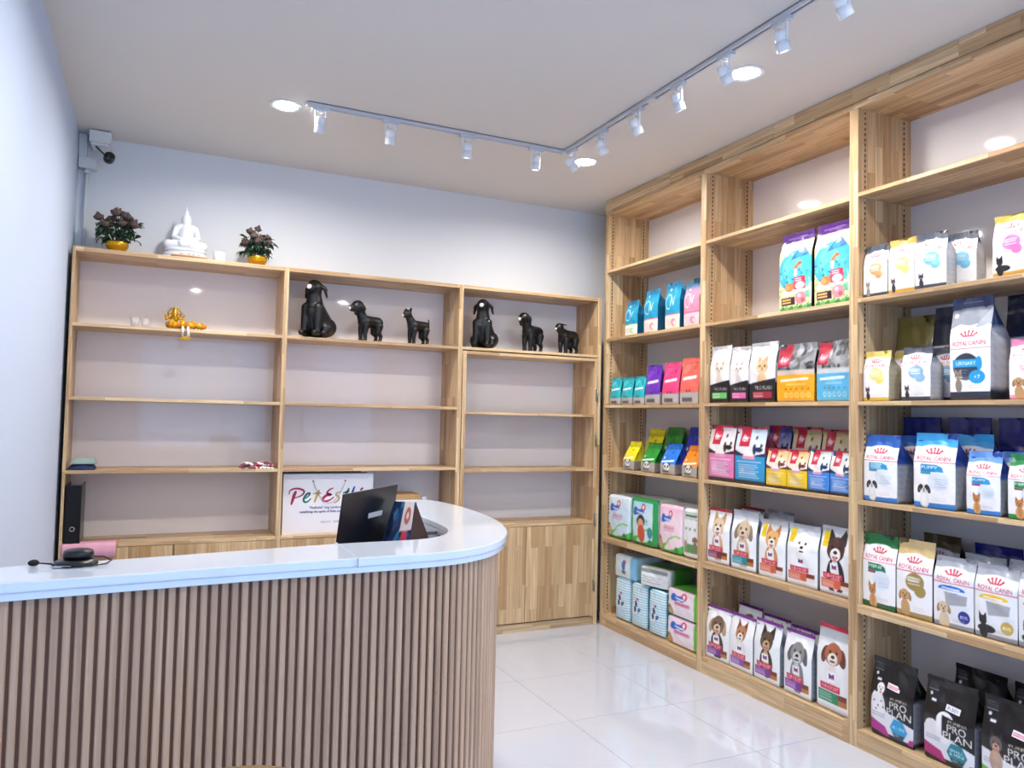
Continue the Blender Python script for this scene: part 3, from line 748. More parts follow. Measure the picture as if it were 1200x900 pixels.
def d_stripe(A=1.75, nx=40):
    c = Cv(A, nx, 'eef6fa')
    for i in range(17): c.rect(0, .03 + i * .058, 1, .055 + i * .058, '7fc4e0')
    c.poly([(.15, .30), (.45, .33), (.58, .60), (.3, .66)], 'f0f2f6'); c.ell(.42, .55, .10, .13, '2f4f8a', .4); c.ell(.62, .42, .12, .07, '31699c', .8); c.ell(.35, .42, .08, .12, '24406c'); c.ell(.5, .66, .06, .05, 'b83a5c')
    return c

# -- packages
def front_mesh(cv, fn):
    nx, ny = cv.nx, cv.ny; g = cv.grid()
    u = np.linspace(0, 1, nx + 1); v = np.linspace(0, 1, ny + 1)
    P = np.array([[fn(a, b) for a in u] for b in v]).reshape(-1, 3)
    idx = np.arange((nx + 1) * (ny + 1)).reshape(ny + 1, nx + 1)
    F = np.stack([idx[:-1, :-1], idx[:-1, 1:], idx[1:, 1:], idx[1:, :-1]], -1).reshape(-1, 4)
    return grid_mesh('printed_front', P, F, lin(g.reshape(-1, 3)))
def grid_mesh(name, P, F, col):
    me = bpy.data.meshes.new(name)
    me.vertices.add(len(P)); me.vertices.foreach_set('co', P.ravel())
    me.loops.add(len(F) * 4); me.loops.foreach_set('vertex_index', F.ravel().astype(np.int32))
    me.polygons.add(len(F)); me.polygons.foreach_set('loop_start', np.arange(0, len(F) * 4, 4, dtype=np.int32))
    me.polygons.foreach_set('use_smooth', np.ones(len(F), bool))
    ca = me.color_attributes.new('Col', 'FLOAT_COLOR', 'POINT')
    ca.data.foreach_set('color', np.concatenate([col, np.ones((len(P), 1))], 1).ravel().astype(np.float32))
    me.materials.append(M_print); me.update(); me.validate(); return me
def gust(d, w, h, vs=.62, vt=.90, seed=0, bias=.30):
    """stand-up side-gusset bag: half depth and half width profiles and front surface"""
    rn = random.Random(seed); ph = [rn.uniform(0, 6) for _ in range(6)]
    def DD(v):
        if v < .03: return d * (.86 + .14 * (v / .03))
        if v < vs: return d
        if v < vt:
            t = (v - vs) / (vt - vs); t = t * t * (3 - 2 * t) * .35 + t * .65; return d * (1 - t) + .003 * t
        return .003
    def WW(v): return w * (.98 + .02 * min(1, v / .25))
    def front(u, v):
        D_ = DD(v); s = math.sin(PI * u) ** .7 if 0 < u < 1 else 0
        bulge = .010 * s * math.sin(PI * min(1, v / vt)) if v < vt else 0
        wr = .0022 * (math.sin(9 * u + ph[0] + 4 * v) * math.sin(14 * v + ph[1]) + .6 * math.sin(23 * u * v + ph[2])) * s * (0.4 + v) * (1 if v < vt else .5)
        lean = .004 * math.sin(PI * 2 * u + ph[3]) * max(0, v - vt) / (1 - vt + 1e-6)
        return ((u - .5) * WW(v), -D_ / 2 - OO(v) - bulge + wr + lean - .0003, v * h)
    def OO(v): return bias * (d - DD(v)) if v > .1 else 0
    front.off = OO
    return DD, WW, front
def side_mesh(d, w, h, DD, WW, front, sidecol):
    """back, gusseted sides and bottom of the pouch in one mesh"""
    vsn = 22; V = []; F = []; K = []
    def colat(v):
        for a, c in sidecol:
            if v <= a: return lin(hexc(c))
        return lin(hexc(sidecol[-1][1]))
    cols = []
    for j in range(vsn + 1):
        v = j / vsn; D_ = DD(v); hw = WW(v) / 2; inset = math.sqrt(max(0, (d / 2) ** 2 - (D_ / 2) ** 2)) * .9 + .006 * math.sin(PI * v)
        inset = min(inset, hw * .8)
        fl = front(0, v); fr_ = front(1, v)
        ring = [(fl[0], fl[1] + .0002, fl[2]), (-hw * .99, -D_ * .25 - .0002, v * h), (-hw + inset, 0, v * h), (-hw * .99, D_ * .25 + .0002, v * h), (-hw, D_ / 2, v * h),
                (-hw * .4, D_ / 2 + .004 * math.sin(PI * v), v * h), (hw * .4, D_ / 2 + .004 * math.sin(PI * v), v * h),
                (hw, D_ / 2, v * h), (hw * .99, D_ * .25 + .0002, v * h), (hw - inset, 0, v * h), (hw * .99, -D_ * .25 - .0002, v * h), (fr_[0], fr_[1] + .0002, fr_[2])]
        ring[1] = (-hw + inset * .5, -D_ * .25, v * h); ring[3] = (-hw + inset * .5, D_ * .25, v * h)
        ring[8] = (hw - inset * .5, D_ * .25, v * h); ring[10] = (hw - inset * .5, -D_ * .25, v * h)
        of_ = front.off(v); ring = [ring[0]] + [(a, b_ - of_, c) for a, b_, c in ring[1:-1]] + [ring[-1]]
        V += ring; cc = colat(v)
        for k in range(12):
            f = 1.0
            if .12 < v < .55 and k in (1, 3, 8, 10) and (j % 2): f = .8      # small print lines on the gusset
            cols.append(cc * f)
    n = 12
    for j in range(vsn):
        for k in range(n - 1):
            a = j * n + k; F.append((a, a + n, a + n + 1, a + 1))
    # bottom and top closures
    for k in range(0, 5): F.append((k, k + 1, n - 2 - k, n - 1 - k))
    b = vsn * n
    for k in range(0, 5): F.append((b + k, b + n - 1 - k, b + n - 2 - k, b + k + 1))
    return grid_mesh('pouch', np.array(V, float), np.array(F), np.array(cols))
MC = {}
def bag(key, design, label, y, z, w, h, x=2.958, d=.09, side=None, seal=None, rz=0, group=None, vs=.62, vt=.9, bias=.30, name='pet_food_bag', cat_='pet food bag', lean=0, extra=None):
    w *= .992
    for lo, hi in ((3.646, 4.692), (2.565, 3.598), (1.486, 2.517)):
        if lo - .06 < y < hi + .06: y = min(max(y, lo + w / 2 + .004), hi - w / 2 - .004)
    k = (key, round(w, 3), round(h, 3), d, vs, vt)
    if k not in MC:
        DD, WW, fr_ = gust(d, w, h, vs, vt, seed=len(MC), bias=bias)
        cv = design() if callable(design) else design
        fm = front_mesh(cv, fr_); sm2 = side_mesh(d, w, h, DD, WW, fr_, side or [(1, 'c9ccd2')])
        sl = None
        if seal:
            m = MB(); sw = WW(1) / 2
            for q in range(5): m.box(-sw - .0004, sw + .0004, -.0034 - fr_.off(1), .0034 - fr_.off(1), h * (.952 + q * .0096), h * (.952 + q * .0096 + .0078))
            sl = m.mesh('top_seal', mat('seal_' + seal, seal, .35, coat=.3))
        MC[k] = (fm, sm2, sl)
    fm, sm2, sl = MC[k]
    t = thing(name, label, cat_, (x + d / 2, y, z + .0006), -PI / 2 + rz + random.uniform(-.035, .035), group)
    link_mesh('printed_front', fm, t); link_mesh('pouch', sm2, t)
    if sl is not None: link_mesh('top_seal', sl, t)
    if lean: t.rotation_euler = (lean, 0, t.rotation_euler[2])
    if extra: extra(t)
    return t
def pack(key, cv, label, y, z, w, h, x=2.96, d=.12, side='e8eef2', rz=0, roll=0, group=None, tilt=0, name='pad_pack', sidecol2=None):
    """soft rectangular plastic pack with rounded corners and a printed front"""
    def fr_(u, v):
        a = 2 * u - 1; b = 2 * v - 1; r = .12
        e = lambda q: max(0, (abs(q) - (1 - r)) / r)
        dep = .018 * (e(a) ** 2 + e(b) ** 2)
        X = a * w / 2 * (1 - .03 * abs(b) ** 6); Z = h / 2 + b * h / 2 * (1 - .03 * abs(a) ** 6)
        bulge = .012 * math.cos(a * PI / 2) * math.cos(b * PI / 2) + .0018 * math.sin(11 * a + 3 * b + len(key)) * math.sin(7 * b)
        return (X, -d / 2 - bulge + dep, Z)
    fm = front_mesh(cv, fr_)
    # body: rounded section lofted front to back
    def loop(s, yy, k=40):
        o = []
        for i in range(k):
            if i < 10: a, b = -1 + 2 * i / 10, -1
            elif i < 20: a, b = 1, -1 + 2 * (i - 10) / 10
            elif i < 30: a, b = 1 - 2 * (i - 20) / 10, 1
            else: a, b = -1, 1 - 2 * (i - 30) / 10
            p = fr_((a + 1) / 2, (b + 1) / 2); wr = .003 * math.sin(i * 2.1 + yy * 70)
            o.append((p[0] * s * (1 + wr), yy if yy is not None else p[1], h / 2 + (p[2] - h / 2) * s * (1 + wr)))
        return o
    V = []; F = []; secs = []
    f0 = loop(1, 0); f0 = [(p[0], fr_(p[0] / w + .5, p[2] / h)[1] if False else -d / 2 + .019, p[2]) for p in f0]
    g0 = []
    for i, p in enumerate(f0):
        if i < 10: a, b = -1 + 2 * i / 10, -1
        elif i < 20: a, b = 1, -1 + 2 * (i - 10) / 10
        elif i < 30: a, b = 1 - 2 * (i - 20) / 10, 1
        else: a, b = -1, 1 - 2 * (i - 30) / 10
        g0.append(fr_((a + 1) / 2, (b + 1) / 2))
    secs = [g0, loop(1.012, -d / 4), loop(1.016, 0.0), loop(1.012, d / 4), loop(1.0, d / 2 - .015), loop(.90, d / 2 - .002)]
    for s_ in secs: V += s_
    n = 40
    for j in range(len(secs) - 1):
        for i in range(n):
            a, b = j * n + i, j * n + (i + 1) % n; F.append((a, b, b + n, a + n))
    b0 = (len(secs) - 1) * n
    for k in range(19): F.append((b0 + k, b0 + k + 1, b0 + n - 2 - k, b0 + n - 1 - k))
    sc = lin(hexc(side)); cols = np.tile(sc, (len(V), 1))
    if sidecol2:
        s2 = lin(hexc(sidecol2))
        for i in range(len(V)):
            if V[i][1] > -d / 4 - .001: cols[i] = s2
    bm_ = grid_mesh('wrapper', np.array(V, float), np.array(F), cols)
    zmin = min(p[2] for p in V)
    t = thing(name, label, 'pad pack', (x + d / 2, y, z + .0006 - zmin), -PI / 2 + rz, group)
    link_mesh('printed_front', fm, t); link_mesh('wrapper', bm_, t)
    if roll or tilt:
        t.rotation_mode = 'XYZ'
        t.rotation_euler = (tilt, roll, -PI / 2 + rz)
    return t

zz = {(b + 1, r): ZS[b]['ABCDEF'.index(r)] for b in range(3) for r in 'ABCDEF'}
# ---- bay 1, far corner
G = 'teal snack bags on the upper shelf'
T1 = d_teal(lab='eef0e4', line='8fc06a', nx=40); T2 = d_teal(); T3 = d_teal(lab='f0d8cc'); T4 = d_teal('e58aa6', 'ecc8d2', 'd8527a', dark='1d6f94')
TS = [(.6, '0e5a80'), (1, '127ba4')]
z = zz[1, 'B']
bag('t1', T1, 'teal bag with white-green foot, leftmost on the upper shelf of the far bay', 4.42, z, .15, .24, d=.08, side=TS, group=G)
bag('t2', T2, 'teal bag with pink-lined foot, second front bag on the upper shelf of the far bay', 4.19, z, .155, .285, d=.09, side=TS, group=G)
bag('t3', T3, 'teal bag right next to the pink one on the upper shelf of the far bay', 3.957, z, .155, .30, d=.09, side=TS, group=G)
bag('t4', T4, 'pink bag with teal top, right end of the upper shelf, far bay', 3.765, z, .155, .27, d=.09, side=[(1, '16688c')], group=G)
bag('t2', T2, 'navy-sided teal bag standing behind the leftmost teal bag', 4.33, z, .155, .25, x=3.09, d=.08, side=TS, group=G)
bag('t2', T2, 'teal bag at the back, showing between the two middle teal bags', 4.085, z, .155, .30, x=3.09, d=.08, side=TS, group=G)
bag('t3', T3, 'teal bag at the back, rising behind the pink one', 3.86, z, .155, .33, x=3.09, d=.08, side=TS, group=G)
G = 'bright snack bags on the third shelf of the far bay'
z = zz[1, 'C']; SS = [(.3, 'a8a3a2'), (1, '1fa6b0')]
CY = d_puff('1fb0bc'); PU = d_puff('6a2fb0'); PK = d_puff('e8437c'); CO = d_puff('f0685c')
for y, w, l in ((4.612, .125, 'cyan snack bag, leftmost of the three by the far corner'), (4.462, .135, 'cyan snack bag, middle one of the three'), (4.318, .125, 'cyan snack bag next to the purple one')):
    bag('cy', CY, l, y, z, w, .195, d=.10, side=SS, seal='1590a0', group=G, vs=.30, vt=.93)
bag('pu', PU, 'purple snack bag between the cyan and the pink ones', 4.162, z, .165, .262, d=.11, side=[(.3, 'a8a3a2'), (1, '5a2898')], group=G, vs=.3, vt=.93)
bag('pk', PK, 'hot pink snack bag between the purple and the coral ones', 3.97, z, .172, .268, d=.11, side=[(.3, 'a8a3a2'), (1, 'd83a70')], group=G, vs=.3, vt=.93)
bag('co', CO, 'coral snack bag at the right end of the third shelf', 3.783, z, .172, .285, d=.11, side=[(.3, 'a8a3a2'), (1, 'd8584c')], group=G, vs=.3, vt=.93)
G = 'panda snack bags on the fourth shelf of the far bay'
z = zz[1, 'D']
YE = d_panda('f2e21c'); GR = d_panda('1f8f2f'); BL = d_panda('1f78dc'); OR = d_panda('f58a1e'); NV = d_panda('2038c0')
ps = lambda c: [(.34, '8c8882'), (1, c)]
bag('ye', YE, 'yellow panda-printed bag at front left of the fourth shelf', 4.43, z, .13, .195, d=.13, side=ps('e8d81a'), group=G, vs=.34, vt=.95, bias=0)
bag('gr', GR, 'green panda-printed bag in the front row', 4.205, z, .15, .195, d=.13, side=ps('187024'), group=G, vs=.34, vt=.95, bias=0)
bag('bl', BL, 'bright blue panda-printed bag in the front row', 3.99, z, .15, .20, d=.13, side=ps('1c40b8'), group=G, vs=.34, vt=.95, bias=0)
bag('or', OR, 'orange panda-printed bag at the right end of the front row', 3.772, z, .14, .195, d=.13, side=ps('d87818'), group=G, vs=.34, vt=.95, bias=0)
bag('ye', YE, 'tall yellow bag behind the front yellow panda bag', 4.40, z, .17, .285, x=3.12, d=.12, side=ps('b8ac18'), group=G, vs=.34, vt=.95, bias=0)
bag('gr', GR, 'tall green bag behind the front green panda bag', 4.19, z, .18, .30, x=3.12, d=.12, side=ps('146020'), group=G, vs=.34, vt=.95, bias=0)
bag('nv', NV, 'tall dark blue bag behind the front blue and orange bags', 3.96, z, .17, .305, x=3.12, d=.12, side=ps('1828a0'), group=G, vs=.34, vt=.95, bias=0)
G = 'pad packs on the fifth shelf of the far bay'
z = zz[1, 'E']
pack('e1', d_pads('cfe6f4', 'e6f2fa'), 'white and pale blue pad pack with blue logo, leftmost on the fifth shelf', 4.545, z, .27, .30, d=.24, side='dfe9ee', group=G)
pack('e2', d_pads('cdebf2', 'a8d8ec', boy=True, edge='1f9a4c'), 'green-bordered pad pack with a figure print on the fifth shelf', 4.250, z, .29, .31, d=.24, side='d5e6dc', group=G)
pack('e3', d_pads('f4dbe6', 'f2c4d8'), 'pink-tinted pad pack with blue logo on the fifth shelf', 3.955, z, .235, .30, d=.24, side='e6e8ea', group=G)
c_ = Cv(1.6, 44, 'eceef0'); c_.lines(.1, .9, .78, .94, 4, '8aa08c', .03); c_.line(.2, .86, .8, .86, .06, '5a7a5c')
for i in range(3): c_.ell(.25 + .25 * i, .6, .05, .05, '8c9c94')
c_.rect(.1, .12, .9, .30, '5f9a5c'); cat(c_, .2, .3, .14, 'a08c74'); dog(c_, .75, .4, .15, '8a7868'); pack('e4', c_, 'white pack with grey-green print at the right end of the fifth shelf', 3.742, z, .165, .30, d=.22, side='e4e6e4', group=G)
G = 'packs on the bottom shelf of the far bay'
z = zz[1, 'F']
ST = d_stripe()
for i, (y, l) in enumerate(((4.482, 'blue-striped pad pack standing leftmost on the bottom shelf'), (4.285, 'blue-striped pad pack, middle of the three standing'), (4.085, 'blue-striped pad pack standing beside the stacked pink packs'))):
    pack('st%d' % i, ST, l, y, z, .165, .285, d=.22, side='3fb0b8' if i else 'cfe6ee', group=G)
PP = d_pads('f2e6ee', 'f0d0e0', green=False, A=.62, nx=64)
PP.rect(.84, 0, 1, 1, '62c23c')
pack('pp', PP, 'pink and white pad pack with green end, lower one of the stacked pair', 3.815, z, .325, .165, d=.24, side='62c23c', group=G)
pack('pp', PP, 'pink and white pad pack with green end, lying on top of its twin', 3.815, z + .172, .32, .165, d=.24, side='62c23c', group=G)
W1 = Cv(.62, 48, 'dbe9f0'); W1.ell(.5, .6, .08, .14, '3c70b8'); W1.ell(.56, .75, .05, .05, 'c04a78'); W1.ell(.5, .3, .1, .05, '6a6a6a'); W1.rect(.8, 0, 1, 1, '7fbfe0')
pack('w1', W1, 'pale blue pack lying flat across the striped packs at left', 4.455, z + .2885, .25, .155, d=.24, side='bfe0ee', group=G)
W2 = Cv(.55, 48, 'e9edf0'); W2.rect(.05, .75, .95, .95, '8f9a98'); W2.lines(.1, .8, .2, .6, 3, 'b7bfc4', .03)
pack('w2', W2, 'white-fronted green pack lying tilted on top of the striped packs', 4.145, z + .2965, .25, .125, d=.24, side='e9edf0', sidecol2='3f9a2c', rz=.22, group=G)
# ---- bay 2
OC = d_ocean(); z = zz[2, 'B']; G = 'ocean-print bags on the upper shelf'
bag('oc', OC, 'yellow and blue ocean-print bag with purple top, left of the pair', 2.93, z, .222, .405, d=.11, side=[(.8, '101a2c'), (1, '3a1558')], seal='4a1a70', group=G, vs=.7)
bag('oc', OC, 'yellow and blue ocean-print bag with purple top, right of the pair by the post', 2.694, z, .222, .405, d=.11, side=[(.8, '101a2c'), (1, '3a1558')], seal='4a1a70', group=G, vs=.7)
z = zz[2, 'C']; G = 'bags on the third shelf of the middle bay'; BS = [(.35, '15141b'), (1, 'd9d6d6')]
bag('h1', d_catbag('6cc46a'), 'white cat-printed bag with black foot and green label', 3.505, z, .162, .33, side=BS, seal='c9c6c6', group=G)
bag('h2', d_catbag('e06aa8', 'dcd6d2'), 'white cat-printed bag with black foot and pink label', 3.34, z, .152, .315, side=BS, seal='c9c6c6', group=G)
bag('h3', d_catbag('a8283c', 'e2b98c', A=1.6), 'wider white bag with ginger cat print and dark red label', 3.16, z, .198, .325, side=BS, seal='c9c6c6', group=G)
bag('h4', d_photo('f0a816', 'e0b890'), 'wide bag with orange-yellow lower half and grey photo top', 2.928, z, .245, .30, d=.10, side=[(.47, 'e0a018'), (1, '4a4c50')], group=G)
bag('h5', d_photo('58b4e0', 'c8d4dc'), 'wide bag with light blue lower half and grey photo top beside the post', 2.685, z, .205, .298, d=.10, side=[(.47, '4aa4d0'), (1, '6a6c70')], group=G)
z = zz[2, 'D']; G = 'red-label bags on the fourth shelf of the middle bay'
CP = d_cage('e07fb0', 'cfc8d0'); CB = d_cage('2f97cc', 'b8cde0', '1c2850'); CYl = d_cage('f0c81a', 'f0b878', '6a2a24'); CBl = d_cage('3f86d8', 'd0dcd8', '16305c')
bag('cp', CP, 'tall bag with pink lower half and red label, leftmost', 3.485, z, .215, .32, d=.10, side=[(.5, 'b85a8c'), (1, '8a2438')], group=G)
bag('cb', CB, 'tall bag with teal-blue lower half, second from left', 3.252, z, .228, .315, d=.10, side=[(.5, '2878a8'), (1, '8a2438')], group=G)
bag('cyl', CYl, 'small bag with yellow lower half, left one of two', 3.055, z, .14, .205, d=.08, side=[(.5, 'c8a818'), (1, '8a2438')], group=G)
bag('cyl', CYl, 'small bag with yellow lower half, right one beside the small blue bags', 2.912, z, .14, .205, d=.08, side=[(.5, 'c8a818'), (1, '8a2438')], group=G)
bag('cbl', CBl, 'small bag with blue lower half, left one of two', 2.772, z, .135, .212, d=.08, side=[(.5, '2c5cb0'), (1, '1c3c78')], group=G)
bag('cbl', CBl, 'small bag with blue lower half, right one by the post', 2.637, z, .132, .212, d=.08, side=[(.5, '2c5cb0'), (1, '1c3c78')], group=G)
bag('cn', d_cage('24409c', '2c3c98', '141c4c', nx=36), 'dark navy bag at the back, behind the small yellow bags', 3.235, z, .17, .325, x=3.15, d=.08, side=[(1, '1c2c68')], group=G)
bag('cyl2', d_cage('e8b020', 'c8b478', '5a2a24', nx=36), 'tall bag with dark red label at the back, above the small yellow bags', 3.04, z, .195, .32, x=3.15, d=.08, side=[(1, '4a141c')], group=G)
bag('cyl2', d_cage('e8b020', 'c8b478', '5a2a24', nx=36), 'dark red bag at the back, above the left small blue bag', 2.85, z, .17, .31, x=3.15, d=.08, side=[(1, '4a141c')], group=G)
bag('cyl2', d_cage('e8b020', 'c8b478', '5a2a24', nx=36), 'dark red bag at the back, right by the post', 2.68, z, .17, .325, x=3.15, d=.08, side=[(1, '4a141c')], group=G)
z = zz[2, 'E']; HS = [(1, 'a9b0ba')]; G = 'dog food bags on the fifth shelf of the middle bay'
J = [('j1', d_hill('7a2048', 'c42440', dict(fur='d8c2a4', ear='b89468', kind='prick', muzzle='efe8e0', chest='d0a888')), 'bag with happy tan husky-like dog and maroon band, leftmost', 3.522, .185, .312, None, 'c42440'),
     ('j2', d_hill('158a9c', None, dict(fur='cdb69a', ear='8c7a68', muzzle='d9c8b2', chest='cdb48e'), graytop=True), 'bag with panting golden dog and teal band, second from left', 3.294, .192, .325, None, 'b9bfc8'),
     ('j3', d_hill('d8603c', None, dict(fur='dba96c', ear='b9793c', kind='prick', muzzle='f0e6dc', chest='c89058'), 'e8c81e', graytop=True, band2='e8ddd8', ds=0.39), 'bag with orange-tan prick-eared dog and yellow tab, in the middle', 3.08, .19, .30, None, 'b9bfc8'),
     ('j4', d_hill('d8603c', None, dict(fur='f0f0f0', ear='e2e2e4', kind='fluffy', muzzle='f6f6f6', chest='eeeeef', tongue=False), 'e8c81e', graytop=True, band2='e8ddd8', ds=0.41), 'bag with fluffy white dog and yellow tab', 2.874, .20, .305, None, 'b9bfc8'),
     ('j5', d_hill('d8603c', None, dict(fur='4a2c2c', ear='2c1c22', kind='prick', muzzle='eee8e6', chest='1c1a22'), 'e8c81e', graytop=True, band2='e8ddd8', ds=0.45), 'bag with dark brown and white collie-like dog, by the post', 2.666, .192, .322, None, 'b9bfc8')]
for k, cv, l, y, w, h, _, sl in J: bag(k, cv, l + ' on the fifth shelf', y, z, w, h, d=.10, side=HS, seal=sl, group=G)
bag('j1', J[0][1], 'red-topped bag at the back, behind the gap of the first two dog bags', 3.42, z, .185, .325, x=3.12, d=.09, side=[(1, '8c8f98')], seal='8a2438', group=G)
bag('j2', J[1][1], 'grey-topped bag at the back, behind the orange-tan dog bag', 3.20, z, .19, .33, x=3.12, d=.09, side=HS, seal='8c8f94', group=G)
z = zz[2, 'F']; G = 'dog food bags on the bottom shelf of the middle bay'
Kd = [('k1', d_hill('7c2c98', '8a2a9a', dict(fur='6e5648', ear='b09a78', muzzle='d8c2a2', chest='2c2624'), dy=.68), 'bag with shaggy dark dog and purple band, leftmost', 3.538, .19, .30, '8a2a9a'),
      ('k2', d_hill('8c4aa8', '8a2a9a', dict(fur='b07a58', ear='7a3c2c', kind='prick', muzzle='f2eeea', chest='eae6e4', tongue=False), ds=0.35), 'bag with brown-eared papillon-like dog and purple band, second', 3.306, .188, .302, '8a2a9a'),
      ('k3', d_hill('7c2c98', '8a2a9a', dict(fur='5c4a3c', ear='2c2422', kind='prick', muzzle='c8a47c', chest='2a2420'), ds=0.39), 'bag with small terrier and purple band, in the middle', 3.112, .188, .318, '8a2a9a'),
      ('k4', d_hill('7c2c98', '8a2a9a', dict(fur='8a8a8c', ear='5a5a5e', muzzle='c8c8c8', chest='7c7c80', tongue=False), ds=0.41), 'bag with grey schnauzer-like dog and purple band, fourth', 2.900, .182, .318, '8a2a9a'),
      ('k5', d_hill('1f8a5c', 'c42440', dict(fur='a8624a', ear='6a3428', muzzle='e8dcd6', chest='ecebee', tongue=False), A=2.1, ds=.42, dy=.68, graytop=True), 'tallest bag with brown hound puppy and green band', 2.677, .202, .40, 'c42440')]
for k, cv, l, y, w, h, sl in Kd: bag(k, cv, l + ' on the bottom shelf', y, z, w, h, d=.10, side=HS, seal=sl, group=G)
for (k, cv, y, h, l) in (('k1', Kd[0][1], 3.43, .315, 'purple-topped bag at the back, between the first two dog bags'), ('k2', Kd[1][1], 3.225, .30, 'purple-topped bag at the back, behind the second and third dog bags'), ('k3', Kd[2][1], 3.02, .29, 'purple-topped bag at the back, behind the third and fourth dog bags'), ('k4', Kd[3][1], 2.79, .285, 'low purple-topped bag at the back, beside the tallest bag')):
    bag(k, cv, l, y, z, .19, h, x=3.12, d=.09, side=HS, seal='6a2480', group=G)
# ---- bay 3
CG = [(.8, 'b3b5bb'), (1, '3a3e4a')]
GRY = lambda plate, pic='blackcat', nx=60: d_crown('5a5f6c', '3c4454', plate, pic=pic, plate_kind='blob', topsplit=.86, nx=nx)
z = zz[3, 'B']; G = 'cat food bags on the upper shelf of the near bay'
bag('l1', GRY('f0a068', 'cat'), 'small grey-topped bag with orange plate, leftmost on the upper shelf', 2.478, z, .131, .24, d=.075, side=CG, group=G)
bag('l2', d_crown('dcb660', 'c99a3c', 'f0dc7c', pic='blackcat', plate_kind='blob', topsplit=.86), 'small gold-topped bag with yellow plate, second on the upper shelf', 2.315, z, .129, .243, d=.075, side=[(.8, 'c8bca0'), (1, 'b08c3c')], group=G)
bag('l3', GRY('7cc0dc'), 'small grey-topped bag with pale blue plate on the upper shelf', 2.178, z, .136, .24, d=.075, side=CG, group=G, rz=.08)
bag('l3', GRY('7cc0dc'), 'small grey-topped bag standing behind the pale blue plate one', 2.118, z, .136, .24, x=3.06, d=.075, side=CG, group=G, rz=.08)
bag('l5', d_crown('e0bc58', 'c99a3c', 'e87ab8', pic='scot', plate_kind='blob', topsplit=.86), 'gold-topped bag with pink plate, alone at the right end of the upper shelf', 1.838, z, .14, .243, d=.075, side=[(1, 'c8bca0')], group=G)
z = zz[3, 'C']; G = 'cat food bags on the third shelf of the near bay'
bag('m1', d_crown('e6cc74', 'd8b84c', 'f0dc7c', pic='blackcat', plate_kind='blob', topsplit=.86), 'small pale gold bag with yellow plate, front left of the third shelf', 2.452, z, .14, .228, d=.08, side=[(.8, 'b0a890'), (1, 'b09a4c')], group=G)
bag('m1', None, 'small pale gold bag right behind the front one on the third shelf', 2.38, z, .14, .228, x=3.07, d=.08, side=[(.8, 'b0a890'), (1, 'b09a4c')], group=G)
bag('m2', GRY('8cb4d0'), 'small grey-topped bag with blue plate, front row of the third shelf', 2.244, z, .139, .234, d=.085, side=CG, group=G)
bag('m2', None, 'small grey-topped bag right behind the blue plate one on the third shelf', 2.185, z, .139, .234, x=3.07, d=.085, side=CG, group=G)
bag('m3', d_crown('7c7034', '7c7034', 'c8b45c', pic='cat', plate_kind='blob', topsplit=.62, nx=52, arc=False), 'large olive-gold topped bag at the back left of the third shelf', 2.418, z, .19, .40, x=3.17, d=.10, side=[(1, '4a421c')], group=G, vs=.55)
bag('m4', d_crown('14203f', '14203f', 'b8bcc8', pic='cat', plate_kind='blob', topsplit=.60, nx=52, arc=False), 'large navy-topped bag at the back, left of the tall urinary bag', 2.232, z, .175, .425, x=3.17, d=.10, side=[(1, '10182c')], group=G, vs=.55)
UR = d_crown('9da2ac', '2c3448', '1f9bd8', pic='cat', plate_kind='urinary', topsplit=.70, nx=84, A=2.3, arc=False)
UR.rect(0, .70, 1, 1, '8e949f'); UR.poly([(0, .70), (.25, .74), (.5, .72), (.8, .745), (1, .72), (1, .69), (0, .69)], 'f3f2f4'); UR.rect(0, .90, 1, 1, '1c3058'); UR.poly([(.62, .70), (.98, .88), (1, .88), (1, .74), (.8, .70)], 'a9aeb8')
UR.ell(.12, .83, .05, .05, 'f2f2f4'); UR.line(.2, .95, .75, .95, .014, '8c9cc0')
bag('m5', UR, 'tall grey bag with URINARY plate and navy top on the third shelf', 2.003, z, .17, .418, d=.12, side=[(.1, '1c2438'), (.72, 'b6bac2'), (1, '1c3058')], group=G, vs=.6)
bag('m6', d_crown('14203f', '14203f', 'b8bcc8', pic='cat', plate_kind='blob', topsplit=.60, nx=52, arc=False), 'large navy bag behind, right of the urinary bag at the photo edge', 1.865, z, .20, .43, x=3.12, d=.10, side=[(.6, 'a9adb6'), (1, '10182c')], group=G, vs=.55)
bag('m7', d_crown('e884a8', 'e8a0bc', 'f0b8cc', pic='dog', plate_kind='blob', topsplit=.88), 'pink-topped bag at the right edge of the third shelf', 1.775, z, .145, .232, d=.08, side=[(1, 'c8a0b0')], group=G)
z = zz[3, 'D']; G = 'blue dog food bags on the fourth shelf of the near bay'
BSd = [(.55, 'a2a6b0'), (1, '2448a0')]
def d_blue(top, word, sub, plate='1f8fc8', pic='pup', nx=68, A=1.8, ts=.82):
    c = d_crown(top, '2f7fd4', plate, word, pic, nx, A, ts, sub); return c
N1 = d_blue('2c62b4', '', '1f8fa0'); N2 = d_blue('3aa4e0', 'PUPPY', '128c9c'); N3 = d_blue('6a9ce0', 'PUPPY', '8c2470', pic='pom', A=1.95); N4 = d_crown('1f8a4c', '1f8a4c', '1f8a4c', 'MINI', 'pom', 60, 1.95, .82, '8c2044')
bag('n1', N1, 'blue-topped white bag with two small dogs, leftmost of the front row', 2.42, z, .178, .30, d=.10, side=BSd, group=G, rz=-.04)
bag('n1', N1, 'blue-topped bag right behind the leftmost one', 2.345, z, .178, .30, x=3.075, d=.085, side=BSd, group=G)
bag('n2', N2, 'bright sky-blue topped PUPPY bag with a black and white puppy', 2.16, z, .188, .315, d=.10, side=BSd, group=G)
bag('n2', N2, 'blue-topped bag right behind the sky-blue PUPPY bag', 2.085, z, .188, .315, x=3.078, d=.085, side=BSd, group=G)
